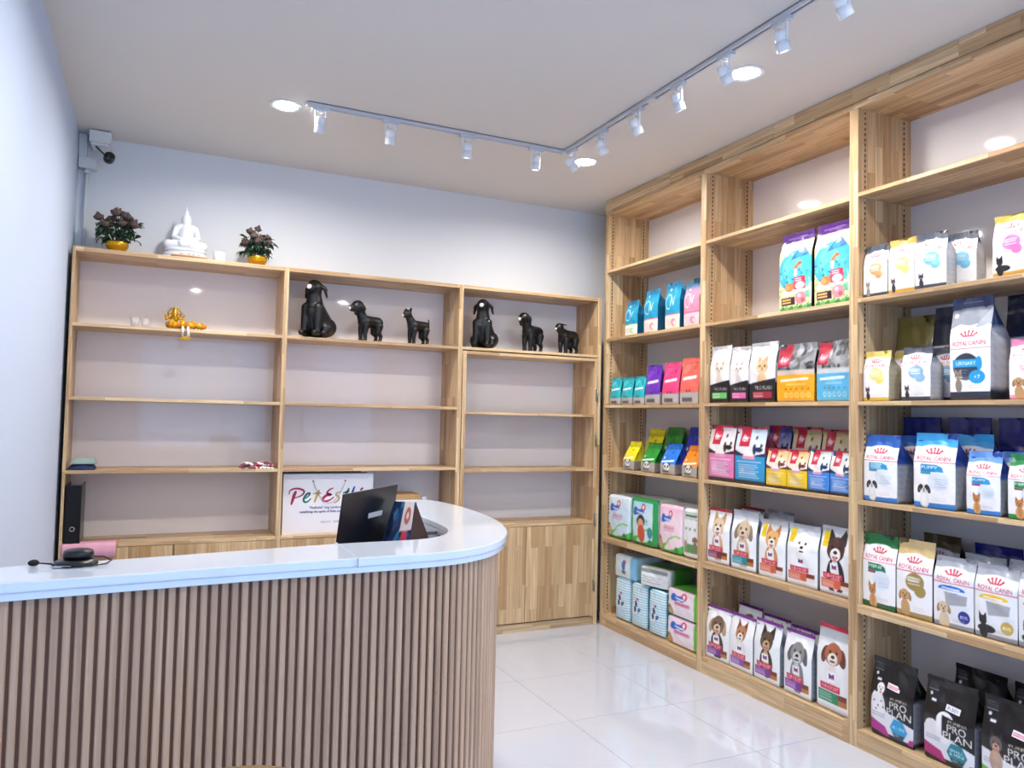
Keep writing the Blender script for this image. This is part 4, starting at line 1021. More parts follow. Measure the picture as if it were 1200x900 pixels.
bag('n3', N3, 'smaller lavender-blue topped PUPPY bag with a fluffy tan puppy', 1.952, z, .135, .25, d=.09, side=BSd, group=G)
bag('n3', N3, 'smaller lavender-blue bag right behind the fluffy puppy one', 1.885, z, .135, .25, x=3.07, d=.08, side=BSd, group=G)
bag('n4', N4, 'green-topped bag at the right edge of the fourth shelf', 1.785, z, .14, .245, d=.09, side=[(1, '8ca898')], group=G)
NB = d_crown('101c78', '101c78', '2f4fb0', '', 'dog', 48, 1.8, .62, arc=False)
for y, l, w in ((2.40, 'large dark blue bag in the back row behind the leftmost front bags', .19), (2.175, 'large dark blue bag in the back row behind the sky-blue PUPPY bag', .19), (1.95, 'large dark blue bag in the back row behind the fluffy puppy bag', .19)):
    bag('nb', NB, l, y, z, w, .385, x=3.19, d=.08, side=[(1, '0c1450')], group=G, vs=.55)
z = zz[3, 'E']; G = 'dog food bags on the fifth shelf of the near bay'
bag('o1', d_crown('14703c', '0f6038', '177a58', 'MINI', 'pom', 68, 1.78, .84, '8c2044'), 'dark green topped bag with a brown dog, leftmost on the fifth shelf', 2.427, z, .174, .328, d=.10, side=[(1, '0f4a2c')], group=G)
bag('o2', d_crown('d8bc84', 'a8905c', 'a08a4c', pic='dog', nx=68, A=1.8, topsplit=.80, plate_kind='blob'), 'beige-gold topped bag with a brown plate, second on the fifth shelf', 2.252, z, .174, .328, d=.10, side=[(1, '5a4c2c')], group=G)
bag('o2b', d_crown('4a3c20', '4a3c20', 'a08a4c', pic='dog', nx=44, A=1.8, topsplit=.80, plate_kind='blob'), 'dark gold bag at the back, behind the gold and silver ones', 2.295, z, .18, .335, x=3.18, d=.09, side=[(1, '2c2412')], group=G)
O3 = d_crown('a8acb4', '8e929c', '2f6fd0', 'DERMA', 'dog', 72, 1.6, .84, plate_kind='wave', badge='26348c', fur='d8c4a4', base='e9eaee'); O4 = d_crown('a8acb4', '8e929c', 'f0c020', 'DERMA', 'scot', 72, 1.6, .84, plate_kind='wave', badge='c8a850', base='e9eaee')
O5 = d_crown('a8acb4', '8e929c', 'd05a3c', 'CARE', 'scot', 60, 1.6, .84, plate_kind='wave', base='e9eaee')
SLV = [(1, '8e929a')]
bag('o3', O3, 'silver bag with blue wave and white terrier on the fifth shelf', 2.077, z, .170, .285, d=.10, side=SLV, group=G, vs=.7, vt=.93)
bag('o4', O4, 'silver bag with yellow wave and black dog on the fifth shelf', 1.904, z, .166, .285, d=.10, side=SLV, group=G, vs=.7, vt=.93)
bag('o5', O5, 'silver bag cut by the right edge of the photo on the fifth shelf', 1.735, z, .168, .30, d=.10, side=SLV, group=G, vs=.7, vt=.93)
bag('o3', O3, 'silver bag right behind the one with the blue wave', 2.03, z, .172, .295, x=3.075, d=.09, side=SLV, group=G, vs=.7, vt=.93)
bag('o4', O4, 'silver bag right behind the one with the yellow wave', 1.85, z, .168, .30, x=3.075, d=.09, side=SLV, group=G, vs=.7, vt=.93)
bag('nb2', NB, 'navy bag at the back, rising behind the blue wave bag', 2.05, z, .20, .325, x=3.19, d=.08, side=[(1, '0c1450')], group=G)
bag('nb2', NB, 'navy bag at the back, rising behind the yellow wave bag', 1.84, z, .20, .325, x=3.19, d=.08, side=[(1, '0c1450')], group=G)
z = zz[3, 'F']; G = 'black dog food bags on the bottom shelf of the near bay'
def price(w, h, dx, dz, red=True, rot=.12, sz=(.058, .024)):
    def f(t):
        c = Cv(sz[1] / sz[0], 40, 'f0e4e8' if red else 'e6e4ee')
        if red: c.line(.08, .65, .92, .60, .06, 'd86a80'); c.line(.08, .35, .8, .33, .06, 'd86a80')
        else: c.text('P-501', .5, .5, .7, .22, '50505c')
        DD, WW, fr_ = gust(.12, w, h, .55, .9, 0)
        def g(u, v):
            a = (u - .5) * sz[0]; b = (v - .5) * sz[1]; X = dx + a * math.cos(rot) + b * math.sin(rot); Z = dz - a * math.sin(rot) + b * math.cos(rot)
            return (X, fr_(X / w + .5, Z / h)[1] - .0045, Z)
        link_mesh('price_sticker', front_mesh(c, g), t)['label'] = 'white price sticker'
    return f
PS = [(.06, '08090f'), (.55, '8a8d98'), (1, '06070d')]
P1 = d_pro('1f9bd0', 'ALL SIZE', pic_dalm); P2 = d_pro('127c8c', 'SMALL', pic_bich, strip='b01c70'); P3 = d_pro('127c8c', 'PUPPY', pic_york, strip='62b82c')
bag('p1', P1, 'black bag with spotted white dog and blue hexagon, leftmost on the bottom shelf', 2.362, z, .212, .338, d=.12, side=PS, seal='07080e', group=G, vs=.55, extra=price(.212, .338, .012, .232), rz=.03)
bag('p2', P2, 'black bag with fluffy white dog and teal hexagon, second on the bottom shelf', 2.098, z, .218, .335, d=.12, side=PS, seal='07080e', group=G, vs=.55, extra=price(.218, .335, .02, .232, False), rz=.03)
bag('p3', P3, 'black bag with small dark terrier, at the bottom right corner of the photo', 1.852, z, .22, .338, d=.12, side=PS, seal='07080e', group=G, vs=.55, extra=price(.22, .338, .04, .228), rz=.03)
bag('p2', P2, 'tall black bag behind the one with the fluffy white dog', 2.10, z, .218, .36, x=3.14, d=.12, side=PS, seal='07080e', group=G, vs=.55)
bag('p3', P3, 'tall black bag behind the one with the small dark terrier', 1.85, z, .22, .36, x=3.14, d=.12, side=PS, seal='07080e', group=G, vs=.55)
# ------------------------------------------------------------------ black dog mannequins on the back shelves
M_leather = mat('black_leatherette', '050609', 0.42, coat=0.0, bump=(40, .25, .004))
def finish_dog(name, label, caps, nose, nr, x, y, z, sc, rz, fat=1.18, voxel=.012, nosedir=(-1, 0, 0)):
    t = thing(name, label, 'mannequin', (x, y, z + .0006), rz, 'black dog mannequins on the wall shelf')
    S = lambda p: (p[0] * sc, p[1] * sc, p[2] * sc)
    cc = [tuple([S(c[0]), c[1] * sc * fat, S(c[2]), c[3] * sc * fat] + list(c[4:])) for c in caps]
    b = blob('body', cc, M_leather, t, voxel * sc, 5)
    zm = min(v.co.z for v in b.data.vertices)
    for v in b.data.vertices:
        v.co.z -= zm
    m = MB().ball((0, 0, 0), nr * sc, 14, 8, 0, .7, 1, 1)
    m.build('neck_cap', M_white, t, 0, (nose[0] * sc, nose[1] * sc, nose[2] * sc - zm))['label'] = 'white round nose cap'
    # fine seam lines along the back and chest
    return t
def sit_caps():
    c = []
    for s in (-1, 1):
        c += [((-.20, .115 * s, .50), .085, (-.24, .125 * s, .22), .062), ((-.24, .125 * s, .22), .060, (-.25, .13 * s, .045), .050), ((-.25, .13 * s, .04), .052, (-.36, .13 * s, .035), .045),
              ((.12, .13 * s, .17), .155, (.0, .17 * s, .14), .11), ((.02, .18 * s, .06), .070, (-.12, .19 * s, .045), .055)]
        c += [((-.10, .09 * s, .93), .055, (-.08, .17 * s, .86), .050, .55), ((-.08, .17 * s, .86), .052, (-.07, .205 * s, .72), .030, .55)]
    c += [((-.13, 0, .50), .150, (.10, 0, .20), .215), ((-.14, 0, .42), .15, (-.10, 0, .20), .13), ((-.13, 0, .52), .145, (-.16, 0, .72), .110), ((-.16, 0, .72), .108, (-.16, 0, .88), .118),
          ((-.16, 0, .88), .120, (-.27, 0, .85), .085), ((.26, .03, .05), .045, (.42, .06, .04), .036), ((.42, .06, .04), .036, (.52, .08, .10), .022)]
    return c
finish_dog('dog_mannequin', 'largest black sitting dog mannequin with a curled tail, leftmost of all six', sit_caps(), (-.36, 0, .86), .045, .905, 4.83, 1.9116, .338, .92)
finish_dog('dog_mannequin', 'black sitting dog mannequin at the left of the corner unit', [c for c in sit_caps()[:-2]] , (-.36, 0, .86), .045, 2.035, 4.84, 1.9116, .318, 1.0)
def stand_caps(ears='flop', neck=1.0, head=.12, tail='down', leglen=.45, body=.52, mz=.17):
    c = []; L = leglen
    for s in (-1, 1):
        c += [((-.21, .085 * s, L), .080, (-.24, .09 * s, L * .5), .050), ((-.24, .09 * s, L * .5), .048, (-.23, .09 * s, .04), .040), ((-.23, .09 * s, .035), .042, (-.27, .09 * s, .03), .036),
              ((.22, .08 * s, L), .100, (.19, .09 * s, L * .62), .070), ((.19, .09 * s, L * .62), .062, (.29, .09 * s, L * .38), .040), ((.29, .09 * s, L * .38), .040, (.26, .09 * s, .04), .038), ((.26, .09 * s, .035), .040, (.21, .09 * s, .03), .035)]
    c += [((-.19, 0, body), .150, (.05, 0, body + .02), .125), ((.05, 0, body + .02), .125, (.23, 0, body + .01), .135)]
    hx, hz = -.42, body + .34 * neck
    c += [((-.24, 0, body + .06), .120, (-.36, 0, hz - .08), .088), ((-.36, 0, hz - .08), .088, (hx, 0, hz), head), ((hx, 0, hz), head * .95, (hx - mz, 0, hz - .05), head * .55)]
    for s in (-1, 1):
        if ears == 'flop': c += [((hx + .03, head * .75 * s, hz + .06), .055, (hx + .07, head * 1.10 * s, hz - .02), .062, .5), ((hx + .07, head * 1.10 * s, hz - .02), .060, (hx + .08, head * 1.15 * s, hz - .15), .038, .5)]
        elif ears == 'fold': c += [((hx + .05, head * .6 * s, hz + .08), .040, (hx + .04, head * 1.0 * s, hz + .15), .030, .5), ((hx + .04, head * 1.0 * s, hz + .15), .028, (hx - .03, head * 1.25 * s, hz + .10), .018, .5)]
        elif ears == 'flat': c += [((hx + .04, head * .6 * s, hz + .08), .036, (hx + .16, head * 1.2 * s, hz + .07), .020, .5)]
    if tail == 'up': c += [((.33, 0, body + .06), .030, (.40, 0, body + .12), .024), ((.40, 0, body + .12), .024, (.38, 0, body + .24), .016)]
    if tail == 'down': c += [((.34, 0, body + .04), .030, (.385, 0, body - .10), .024)]
    return c, (hx - mz - head * .48, 0, hz - .055)
for (lab_, kw, x, y, sc, rz, nr) in (
    ('black standing dog mannequin with big drooping ears, between the sitting one and the small one', dict(ears='flop', neck=1.05, head=.145, leglen=.42, body=.50, tail='none'), 1.245, 4.85, .250, .45, .045),
    ('small black standing dog mannequin with folded ears and raised tail', dict(ears='fold', neck=.95, head=.105, leglen=.44, body=.54, tail='up', mz=.10), 1.575, 4.87, .230, .40, .035),
    ('black standing dog mannequin with drooping ears, middle one of the corner unit', dict(ears='flop', neck=.95, head=.12, leglen=.42, body=.52, tail='none', mz=.16), 2.42, 4.86, .275, .55, .045),
    ('smallest black standing dog mannequin with flat ears, rightmost on the shelf', dict(ears='flat', neck=.62, head=.10, leglen=.40, body=.50, tail='down', mz=.11), 2.715, 4.87, .265, .45, .035)):
    caps, nose = stand_caps(**kw)
    finish_dog('dog_mannequin', lab_, caps, nose, nr, x, y, 1.9116, sc, rz)

# ------------------------------------------------------------------ altar on top of the left unit
ZT = 2.323
M_statue = mat('white_stone', 'eceef2', .45)
t = thing('seated_statue', 'white seated meditating statue on a tiered base above the left shelf unit', 'statue', (.135, 4.90, ZT + .0006))
b = MB()
for i, (w_, d_, z0, z1) in enumerate(((.135, .075, 0, .018), (.125, .07, .018, .03), (.118, .066, .030, .048), (.108, .060, .048, .058), (.112, .064, .058, .076))):
    n = len(b.v); b.lathe([(.96, z0), (1, z0 + .003), (1, z1 - .003), (.96, z1)], 32); b.xf(Matrix.Diagonal((w_, d_, 1, 1)), n)
b.build('tiered_base', M_statue, t)
z0 = .078
cp = [((-.085, -.01, z0 + .018), .022, (.02, -.045, z0 + .016), .018), ((.085, -.01, z0 + .018), .022, (-.02, -.045, z0 + .022), .018), ((-.05, .01, z0 + .02), .03, (.05, .01, z0 + .02), .03),
      ((0, .012, z0 + .04), .036, (0, .012, z0 + .095), .034), ((-.030, .012, z0 + .108), .020, (.030, .012, z0 + .108), .020), ((0, .012, z0 + .115), .015, (0, .012, z0 + .13), .013),
      ((0, .008, z0 + .142), .021, (0, .010, z0 + .158), .022), ((0, .012, z0 + .178), .013, (0, .012, z0 + .186), .009), ((0, .012, z0 + .19), .006, (0, .012, z0 + .222), .002)]
for s in (-1, 1):
    cp += [((.046 * s, .012, z0 + .104), .016, (.060 * s, .0, z0 + .060), .012), ((.060 * s, .0, z0 + .060), .012, (.02 * s, -.035, z0 + .040), .009), ((.021 * s, .01, z0 + .155), .004, (.021 * s, .01, z0 + .138), .004)]
fg = blob('figure', cp, M_statue, t, .0032, 2)
fg.scale = (1.12, 1.0, 1.18); fg.location = (0, 0, -.014)
MB().lathe([(.001, 0), (.075, 0), (.095, .006), (.103, .014), (.099, .014), (.09, .008), (.001, .005)], 32).xf(Matrix.Diagonal((1, .5, 1, 1))).build('plate', mat('terracotta', 'e0b494', .4), None, 0, (0, 0, 0))
pl = C.objects[-1]; pl.location = (.155, 4.768, ZT + .0006); tag(pl, 'shallow peach plate of dried offerings in front of the white statue', 'plate')
of = thing('dried_offerings', 'small brown dried flowers lying on the peach plate', 'flowers', (.155, 4.768, ZT + .009))
rn = random.Random(5); M_dry = mat('dried_petal', '7a5138', .8, var=.4)
for i in range(11):
    m = MB(); a = rn.uniform(0, 6.28); r = rn.uniform(0, .06)
    m.ball((0, 0, 0), .011, 8, 5, 0, 1.2, 1, .55); m.tube([(0, 0, 0), (.02 * math.cos(a), .02 * math.sin(a), .012)], .0015, 5)
    m.build('blossom', M_dry, of, 0, (r * math.cos(a), r * math.sin(a) * .45, .006))
cup = MB().lathe([(.028, 0), (.031, .004), (.033, .068), (.031, .068), (.029, .006), (.001, .005)], 28).build('cup', mat('white_ceramic', 'e4e9ec', .25), None, 0, (.318, 4.84, ZT + .0006))
tag(cup, 'small white cup on top of the unit between the statue and the right bouquet', 'cup')

M_leaf = mat('leaf', '2c4a34', .5, var=.5); M_stem = mat('stem', '3c4a2c', .7); M_rose = mat('withered_rose', '5f4c46', .8, var=.5)
rose_m = MB()
for L_ in range(4):
    for k in range(5 - (L_ == 0) * 2):
        a = k * 2 * PI / (5 - (L_ == 0) * 2) + L_ * .6; r = .004 + L_ * .0065; hgt = .030 - L_ * .004
        n = len(rose_m.v)
        for j in range(4):
            for i in range(4):
                u = i / 3 - .5; v = j / 3; rr = r * (.55 + .5 * math.sin(v * 2.6)) + .003
                aa = a + u * 1.7; rose_m.v.append((rr * math.cos(aa), rr * math.sin(aa), v * hgt * 1.45 - .02 - (.004 * L_ * v if v > .8 else 0)))
        for j in range(3):
            for i in range(3):
                q = n + j * 4 + i; rose_m.face((q, q + 1, q + 5, q + 4), None, 0, True)
rose_m.ball((0, 0, -.004), .019, 10, 6)
rose_me = rose_m.mesh('rose', M_rose)
leaf_m = MB()
for i in range(5):
    x = i / 4 * .034; w = .010 * math.sin(PI * min(1, i / 4 * .92 + .06)); zc = .006 * math.sin(i / 4 * PI)
    leaf_m.v += [(x, -w, zc), (x, 0, zc - .003), (x, w, zc)]
for i in range(4):
    for k in range(2): q = i * 3 + k; leaf_m.face((q, q + 1, q + 4, q + 3), None, 0, True)
leaf_me = leaf_m.mesh('leaf', M_leaf)
def bouquet(x, y, label, roses, spread, hh, seed, tall, nl):
    rn = random.Random(seed)
    t = thing('flower_bouquet', label, 'flowers', (x, y, ZT + .0006), 0, 'flower bowls on top of the unit')
    MB().lathe([(.028, 0), (.032, .003), (.022, .012), (.038, .020), (.050, .038), (.052, .056), (.047, .062), (.043, .058), (.04, .04), (.001, .025)], 32).xf(Matrix.Scale(1.16, 4)).build('gold_bowl', M_gold, t)
    st = MB(); pts = []
    for i in range(roses):
        if i == 0: X, Y, Z = 0, 0, tall
        else:
            a = (i - 1) / (roses - 1) * 2 * PI + .3; q = spread * (.55 if i % 2 else 1)
            X, Y, Z = q * math.cos(a), q * .45 * math.sin(a), hh + rn.uniform(-.035, .035) + (.02 if i % 2 else 0)
        st.tube([(X * .15, Y * .15, .045), (X * .6, Y * .6, .045 + (Z - .045) * .5), (X, Y, Z - .012)], .0022, 5); pts.append((X, Y, Z))
    st.build('stems', M_stem, t)
    for (X, Y, Z) in pts:
        o = link_mesh('rose', rose_me, t, (X, Y, Z), (rn.uniform(-.5, .5), rn.uniform(-.6, .6) + X * 4, rn.uniform(0, 6))); s = rn.uniform(.85, 1.12); o.scale = (s, s, s)
    for i in range(nl):
        a = rn.uniform(0, 2 * PI); q = rn.uniform(.25, 1.05); Zl = rn.uniform(.080, hh + .01)
        X, Y = spread * q * math.cos(a), spread * .5 * q * math.sin(a)
        o = link_mesh('leaf', leaf_me, t, (X, Y, Zl), (rn.uniform(-.6, .6), rn.uniform(-.5, 1.1), a + rn.uniform(-.7, .7))); s = rn.uniform(.8, 1.35); o.scale = (s, s, s)
bouquet(-.222, 4.86, 'wider bouquet of withered roses in a gold bowl at the left end above the unit', 16, .100, .185, 3, .245, 190)
bouquet(.537, 4.86, 'smaller bouquet of withered roses in a gold bowl right of the white cup', 14, .082, .170, 8, .245, 170)

# gold figurine with garland on the shelf below
zs = SH[0]
t = thing('gold_figurine', 'small seated gold figurine on the shelf behind an orange garland', 'figurine', (.09, 4.84, zs + .0006))
MB().lathe([(.045, 0), (.048, .004), (.040, .012), (.046, .022), (.001, .022)], 24).build('pedestal', M_gold, t)
z0 = .022
cp = [((-.035, -.008, z0 + .012), .013, (.015, -.022, z0 + .012), .011), ((.035, -.008, z0 + .012), .013, (-.015, -.022, z0 + .014), .011), ((0, 0, z0 + .022), .024, (0, 0, z0 + .045), .022), ((0, -.002, z0 + .068), .018, (0, -.002, z0 + .078), .017),
      ((0, -.018, z0 + .068), .007, (.010, -.026, z0 + .035), .005), ((0, 0, z0 + .092), .014, (0, 0, z0 + .108), .004), ((-.02, .006, z0 + .072), .011, (-.030, .006, z0 + .070), .007, .4), ((.02, .006, z0 + .072), .011, (.030, .006, z0 + .070), .007, .4)]
for s in (-1, 1): cp += [((.024 * s, 0, z0 + .052), .009, (.045 * s, -.006, z0 + .040), .006), ((.045 * s, -.006, z0 + .040), .006, (.050 * s, -.012, z0 + .066), .005)]
blob('figure', cp, M_gold, t, .0024, 2)
hal = MB()
for k in range(15):
    a = PI * (k / 14) * 1.1 - .05 * PI; hal.tube([(.030 * math.cos(a), .014, z0 + .07 + .034 * math.sin(a)), (.046 * math.cos(a), .014, z0 + .07 + .050 * math.sin(a))], [.004, .0015], 6)
hal.tube([(.034 * math.cos(a), .014, z0 + .07 + .038 * math.sin(a)) for a in np.linspace(-.2, PI + .2, 18)], .004, 6)
hal.build('halo', M_gold, t)
M_mari = mat('marigold', 'f0941a', .75, var=.35, bump=(220, .8, .003)); M_mari2 = mat('marigold_yellow', 'f2b820', .75, var=.3, bump=(220, .8, .003)); M_cloth = mat('white_tassel', 'ece8e2', .8)
t = thing('marigold_garland', 'orange marigold garland with white tassels hanging over the shelf edge', 'garland', (.145, 4.745, zs + .0006))
fm_ = []
for mm in (M_mari, M_mari2):
    m = MB(); rn = random.Random(2)
    for j in range(7):
        r0 = .021 * (1 - j * .08); n = len(m.v)
        m.lathe([(.004, j * .0042), (r0, j * .0042 + .001), (r0 * .98, j * .0042 + .0035), (.004, j * .0042 + .004)], 14)
        for i in range(n, len(m.v)):
            x, y, z = m.v[i]; k = 1 + .10 * rn.uniform(-1, 1); m.v[i] = (x * k, y * k, z + rn.uniform(-.001, .001))
    fm_.append(m.mesh('marigold', mm))
rn = random.Random(4)
for i in range(9):
    X = -.085 + i * .0215
    o = link_mesh('marigold', fm_[i % 2], t, (X, rn.uniform(-.003, .003), .022), (rn.uniform(-.3, .3), PI / 2 + rn.uniform(-.2, .2), 0)); o.scale = (1.0, 1.0, .9)
for i in range(5): link_mesh('marigold', fm_[(i + 1) % 2], t, (-.07 + i * .028, .022, .024), (-.3, PI / 2 * (i % 2), 0))
for X in (-.012, .016):
    MB().tube([(X, -.027, .012), (X, -.040, -.006), (X * 1.1, -.041, -.045)], [.006, .0075, .009], 8).build('tassel', M_cloth, t)
o = link_mesh('marigold', fm_[1], t, (.002, -.041, -.062), (0, 0, 0)); o.scale = (1.7, 1.1, .55)
gl = mat('clear_glass', 'e8e6e6', .08); gl.node_tree.nodes['Principled BSDF'].inputs['Alpha'].default_value = 0.38
for x, s, l in ((-.115, 1.0, 'clear glass tumbler standing left of the gold figurine, nearer the wall'), (-.062, .95, 'clear glass tumbler standing closer to the gold figurine')):
    o = MB().lathe([(.018, 0), (.022, .003), (.025, .062), (.0235, .062), (.0205, .006), (.001, .005)], 24).build('glass', gl, None, 0, (x, 4.86, zs + .0006)); o.scale = (s, s, s); tag(o, l, 'glass', 'glasses by the gold figurine')

# ------------------------------------------------------------------ cctv and boxes in the upper left corner
M_pvc = mat('pvc_white', 'dcdedd', .5)
def simple(name, label, cat_, b, m, bev=.004, parent=None):
    cx, cy = (b[0] + b[1]) / 2, (b[2] + b[3]) / 2
    o = MB().box(b[0] - cx, b[1] - cx, b[2] - cy, b[3] - cy, 0, b[5] - b[4]).build(name, m, parent, bev, (cx, cy, b[4]))
    if label: tag(o, label, cat_)
    return o
simple('cable_duct', 'white cable duct stub at the ceiling corner behind the camera box', 'cable duct', (-.448, -.405, YB - .045, YB - .001, 2.904, ZC - .002), M_pvc, .002)
t = thing('security_camera', 'small black security camera on a white box in the upper left corner', 'camera', (-.335, 4.95, 2.955))
MB().box(-.055, .055, -.045, .1, .010, .078).build('mount_box', M_pvc, t, .006); MB().box(-.045, .045, -.035, .08, -.006, .010).build('mount_lid', M_pvc, t, .003)
MB().lathe([(.020, -.012), (.020, -.006)], 16).build('swivel', M_pvc, t)
MB().tube([(-.02, -.03, -.012), (.012, -.045, -.045), (.03, -.055, -.062)], .004, 8).build('arm', M_black, t)
cm_ = MB(); n = 0; cm_.lathe([(.001, -.030), (.020, -.030), (.028, -.022), (.030, .0), (.028, .020), (.022, .028), (.001, .028)], 20)
cm_.xf(Matrix.Translation((.052, -.065, -.078)) @ Matrix.Rotation(1.25, 4, 'X') @ Matrix.Rotation(.2, 4, 'Y')); cm_.build('camera_head', M_black, t)
MB().lathe([(.001, 0), (.011, 0), (.012, .003), (.001, .004)], 16).xf(Matrix.Translation((.046, -.095, -.088)) @ Matrix.Rotation(1.35, 4, 'X')).build('camera_lens', mat('lens_glass', '10131c', .05, coat=1), t)
t = thing('junction_box', 'white junction box with a conduit running down the far wall in the left corner', 'junction box', (-.404, YB - .03, 2.835))
MB().box(-.040, .052, -.030, .028, 0, .066).build('box', M_pvc, t, .005); MB().box(-.041, .048, -.0335, -.030, .004, .062).build('lid', M_pvc, t, .002)
MB().lathe([(.015, -.022), (.016, -.018), (.016, 0)], 16, 0, .0).build('gland', M_pvc, t)
MB().tube([(0, .012, -.001), (0, .012, -.505)], .0095, 12).build('conduit', M_pvc, t)
t = thing('power_adapters', 'low grey socket strip on top of the unit in the left corner', 'socket strip', (-.38, 4.91, ZT + .0006))
MB().box(-.058, .058, -.025, .025, 0, .036).build('strip', mat('grey_plastic', '9a9da0', .5), t, .004)
for x in (-.036, 0, .036): MB().lathe([(.001, .0362), (.014, .0362), (.0145, .0372), (.001, .0368)], 16, x).build('socket', M_pvc, t)
MB().box(-.062, -.0585, -.01, .01, .004, .04).build('plug', M_black, t)

# ------------------------------------------------------------------ things on the lower wall shelves
zb = SH[3]
t = thing('lever_arch_file', 'black lever arch file standing at the left end of the lower shelf', 'file', (-.370, 4.86, zb + .0006))
MB().box(-.038, -.034, -.13, .13, 0, .318).build('cover', M_black, t, .001); MB().box(.034, .038, -.13, .13, 0, .318).build('cover', M_black, t, .001)
MB().box(-.034, .034, -.132, -.128, .001, .318).build('spine', M_black, t, .001); MB().box(-.030, .030, -.118, .12, .01, .30).build('paper_block', mat('paper', 'e4e2da', .8), t)
tor = MB(); tor.tube([(.011 * math.cos(a), -.1335, .085 + .011 * math.sin(a)) for a in np.linspace(0, 2 * PI, 21)], .0028, 8); tor.build('finger_ring', mat('ring_metal', 'b8b4a4', .3, .9), t)
def cloth(name, label, x0, x1, y0, y1, z, th, m, seed, folds=2, group=None, mats=None):
    """folded soft cloth: stacked lumpy layers"""
    rn = random.Random(seed); cx, cy = (x0 + x1) / 2, (y0 + y1) / 2
    t = thing(name, label, 'cloth', (cx, cy, z + .0006), 0, group)
    for f in range(folds):
        mb = MB(); n = 14; hx, hy = (x1 - x0) / 2 * (1 - .08 * f), (y1 - y0) / 2 * (1 - .1 * f); p = rn.uniform(0, 6); zc = f * th / folds
        rows = []
        for j in range(n + 1):
            for i in range(n + 1):
                a, b_ = 2 * i / n - 1, 2 * j / n - 1; e = max(abs(a), abs(b_)) ** 6
                k = 1 + .05 * math.sin(3 * a + p) + .04 * math.cos(4 * b_ + p)
                mb.v.append((a * hx * k + f * .006, b_ * hy * k, zc + .0005 + (th / folds) * (1 - .85 * e) * (1 + .22 * math.sin(5 * a + p) * math.cos(3 * b_ + p))))
        for j in range(n):
            for i in range(n): q = j * (n + 1) + i; mb.face((q, q + 1, q + n + 2, q + n + 1), None, 0, True)
        n0 = len(mb.v)
        ring = [i for i in range(n + 1)] + [(j) * (n + 1) + n for j in range(1, n + 1)] + [n * (n + 1) + i for i in range(n - 1, -1, -1)] + [j * (n + 1) for j in range(n - 1, 0, -1)]
        for q in ring: x, y, z_ = mb.v[q]; mb.v.append((x, y, zc + .0002))
        L_ = len(ring)
        for k in range(L_): mb.face((ring[k], n0 + k, n0 + (k + 1) % L_, ring[(k + 1) % L_]), None, 0, True)
        mb.face(tuple(n0 + k for k in range(L_))[::-1])
        mb.build('fold', (mats or [m])[f % len(mats or [m])], t)
    return t
cloth('folded_cloth', 'folded grey-green cloth over a dark blue one at the left end of the shelf', -.408, -.275, 4.74, 4.88, SH[2], .062, None, 3, 2, mats=[mat('navy_cloth', '24305c', .9), mat('green_grey_cloth', '8fa39c', .9)])
def patterned():
    m = bpy.data.materials.new('patterned_cloth'); m.use_nodes = True; nt = m.node_tree; b = nt.nodes['Principled BSDF']; b.inputs['Roughness'].default_value = .9
    tc = nt.nodes.new('ShaderNodeTexCoord'); v = nt.nodes.new('ShaderNodeTexVoronoi'); v.inputs['Scale'].default_value = 42; nt.links.new(tc.outputs['Object'], v.inputs['Vector'])
    r = nt.nodes.new('ShaderNodeValToRGB'); r.color_ramp.interpolation = 'CONSTANT'; e = r.color_ramp.elements
    e[0].color = L4('9c3448'); e[1].position = .42; e[1].color = L4('ece6e6'); x = e.new(.8); x.color = L4('6a4a50')
    s = nt.nodes.new('ShaderNodeSeparateColor'); nt.links.new(v.outputs['Color'], s.inputs[0]); nt.links.new(s.outputs[0], r.inputs[0]); nt.links.new(r.outputs[0], b.inputs['Base Color']); return m
cloth('folded_cloth', 'folded white cloth with dark red pattern at the right end of the left unit', .47, .672, 4.74, 4.86, SH[2], .036, patterned(), 8, 2)
M_pink = mat('pink_towel', 'e7a9bd', .95, bump=(300, .9, .003), var=.15)
t = thing('pink_towel', 'pink towel draped over the front edge of the lower shelf at left', 'towel', (-.285, 4.72, zb))
mb = MB(); prof = [(.10, .004), (.05, .005), (.012, .005), (-.004, .004), (-.0095, -.006), (-.0105, -.03), (-.011, -.068)]
nx = 24
for j, (yy, z_) in enumerate(prof):
    for i in range(nx + 1):
        X = -.128 + .256 * i / nx; mb.v.append((X, yy - .0012 * math.sin(i * .9 + j * .4) * (1 if j > 3 else 0) , z_ + .0008 * math.sin(i * 1.3) * (j < 3)))
for j in range(len(prof) - 1):
    for i in range(nx): q = j * (nx + 1) + i; mb.face((q, q + nx + 1, q + nx + 2, q + 1), None, 0, True)
o = mb.build('drape', M_pink, t); sd = o.modifiers.new('solid', 'SOLIDIFY'); sd.thickness = .0035; sd.offset = 1
del t['label']; t['label'] = 'pink towel draped over the front edge of the lower shelf at left'

# paper carrier bag with colourful lettering
t = thing('paper_carrier_bag', 'large white paper carrier bag with colourful script lettering in the middle unit', 'carrier bag', (1.0, 4.83, zb + .0006))
M_paper = mat('white_card', 'e9e6ea', .35, coat=.2); M_ink = mat('navy_ink', '2c3470', .6)
bw, bh, bd = .275, .362, .055
MB().box(-bw, bw, -bd, -bd + .0015, 0, bh).build('front_panel', M_paper, t); MB().box(-bw, bw, bd - .0015, bd, 0, bh).build('back_panel', M_paper, t)
MB().box(-bw + .001, bw - .001, -bd + .0015, bd - .0015, 0, .0015).build('base', M_paper, t)
for s in (-1, 1):
    g_ = MB(); X = s * bw; g_.v += [(X, -bd + .0015, 0), (X - s * .014, 0, 0), (X, bd - .0015, 0), (X, -bd + .0015, bh), (X - s * .03, 0, bh), (X, bd - .0015, bh)]
    g_.face((0, 1, 4, 3)); g_.face((1, 2, 5, 4)); g_.build('side_gusset', M_paper, t)
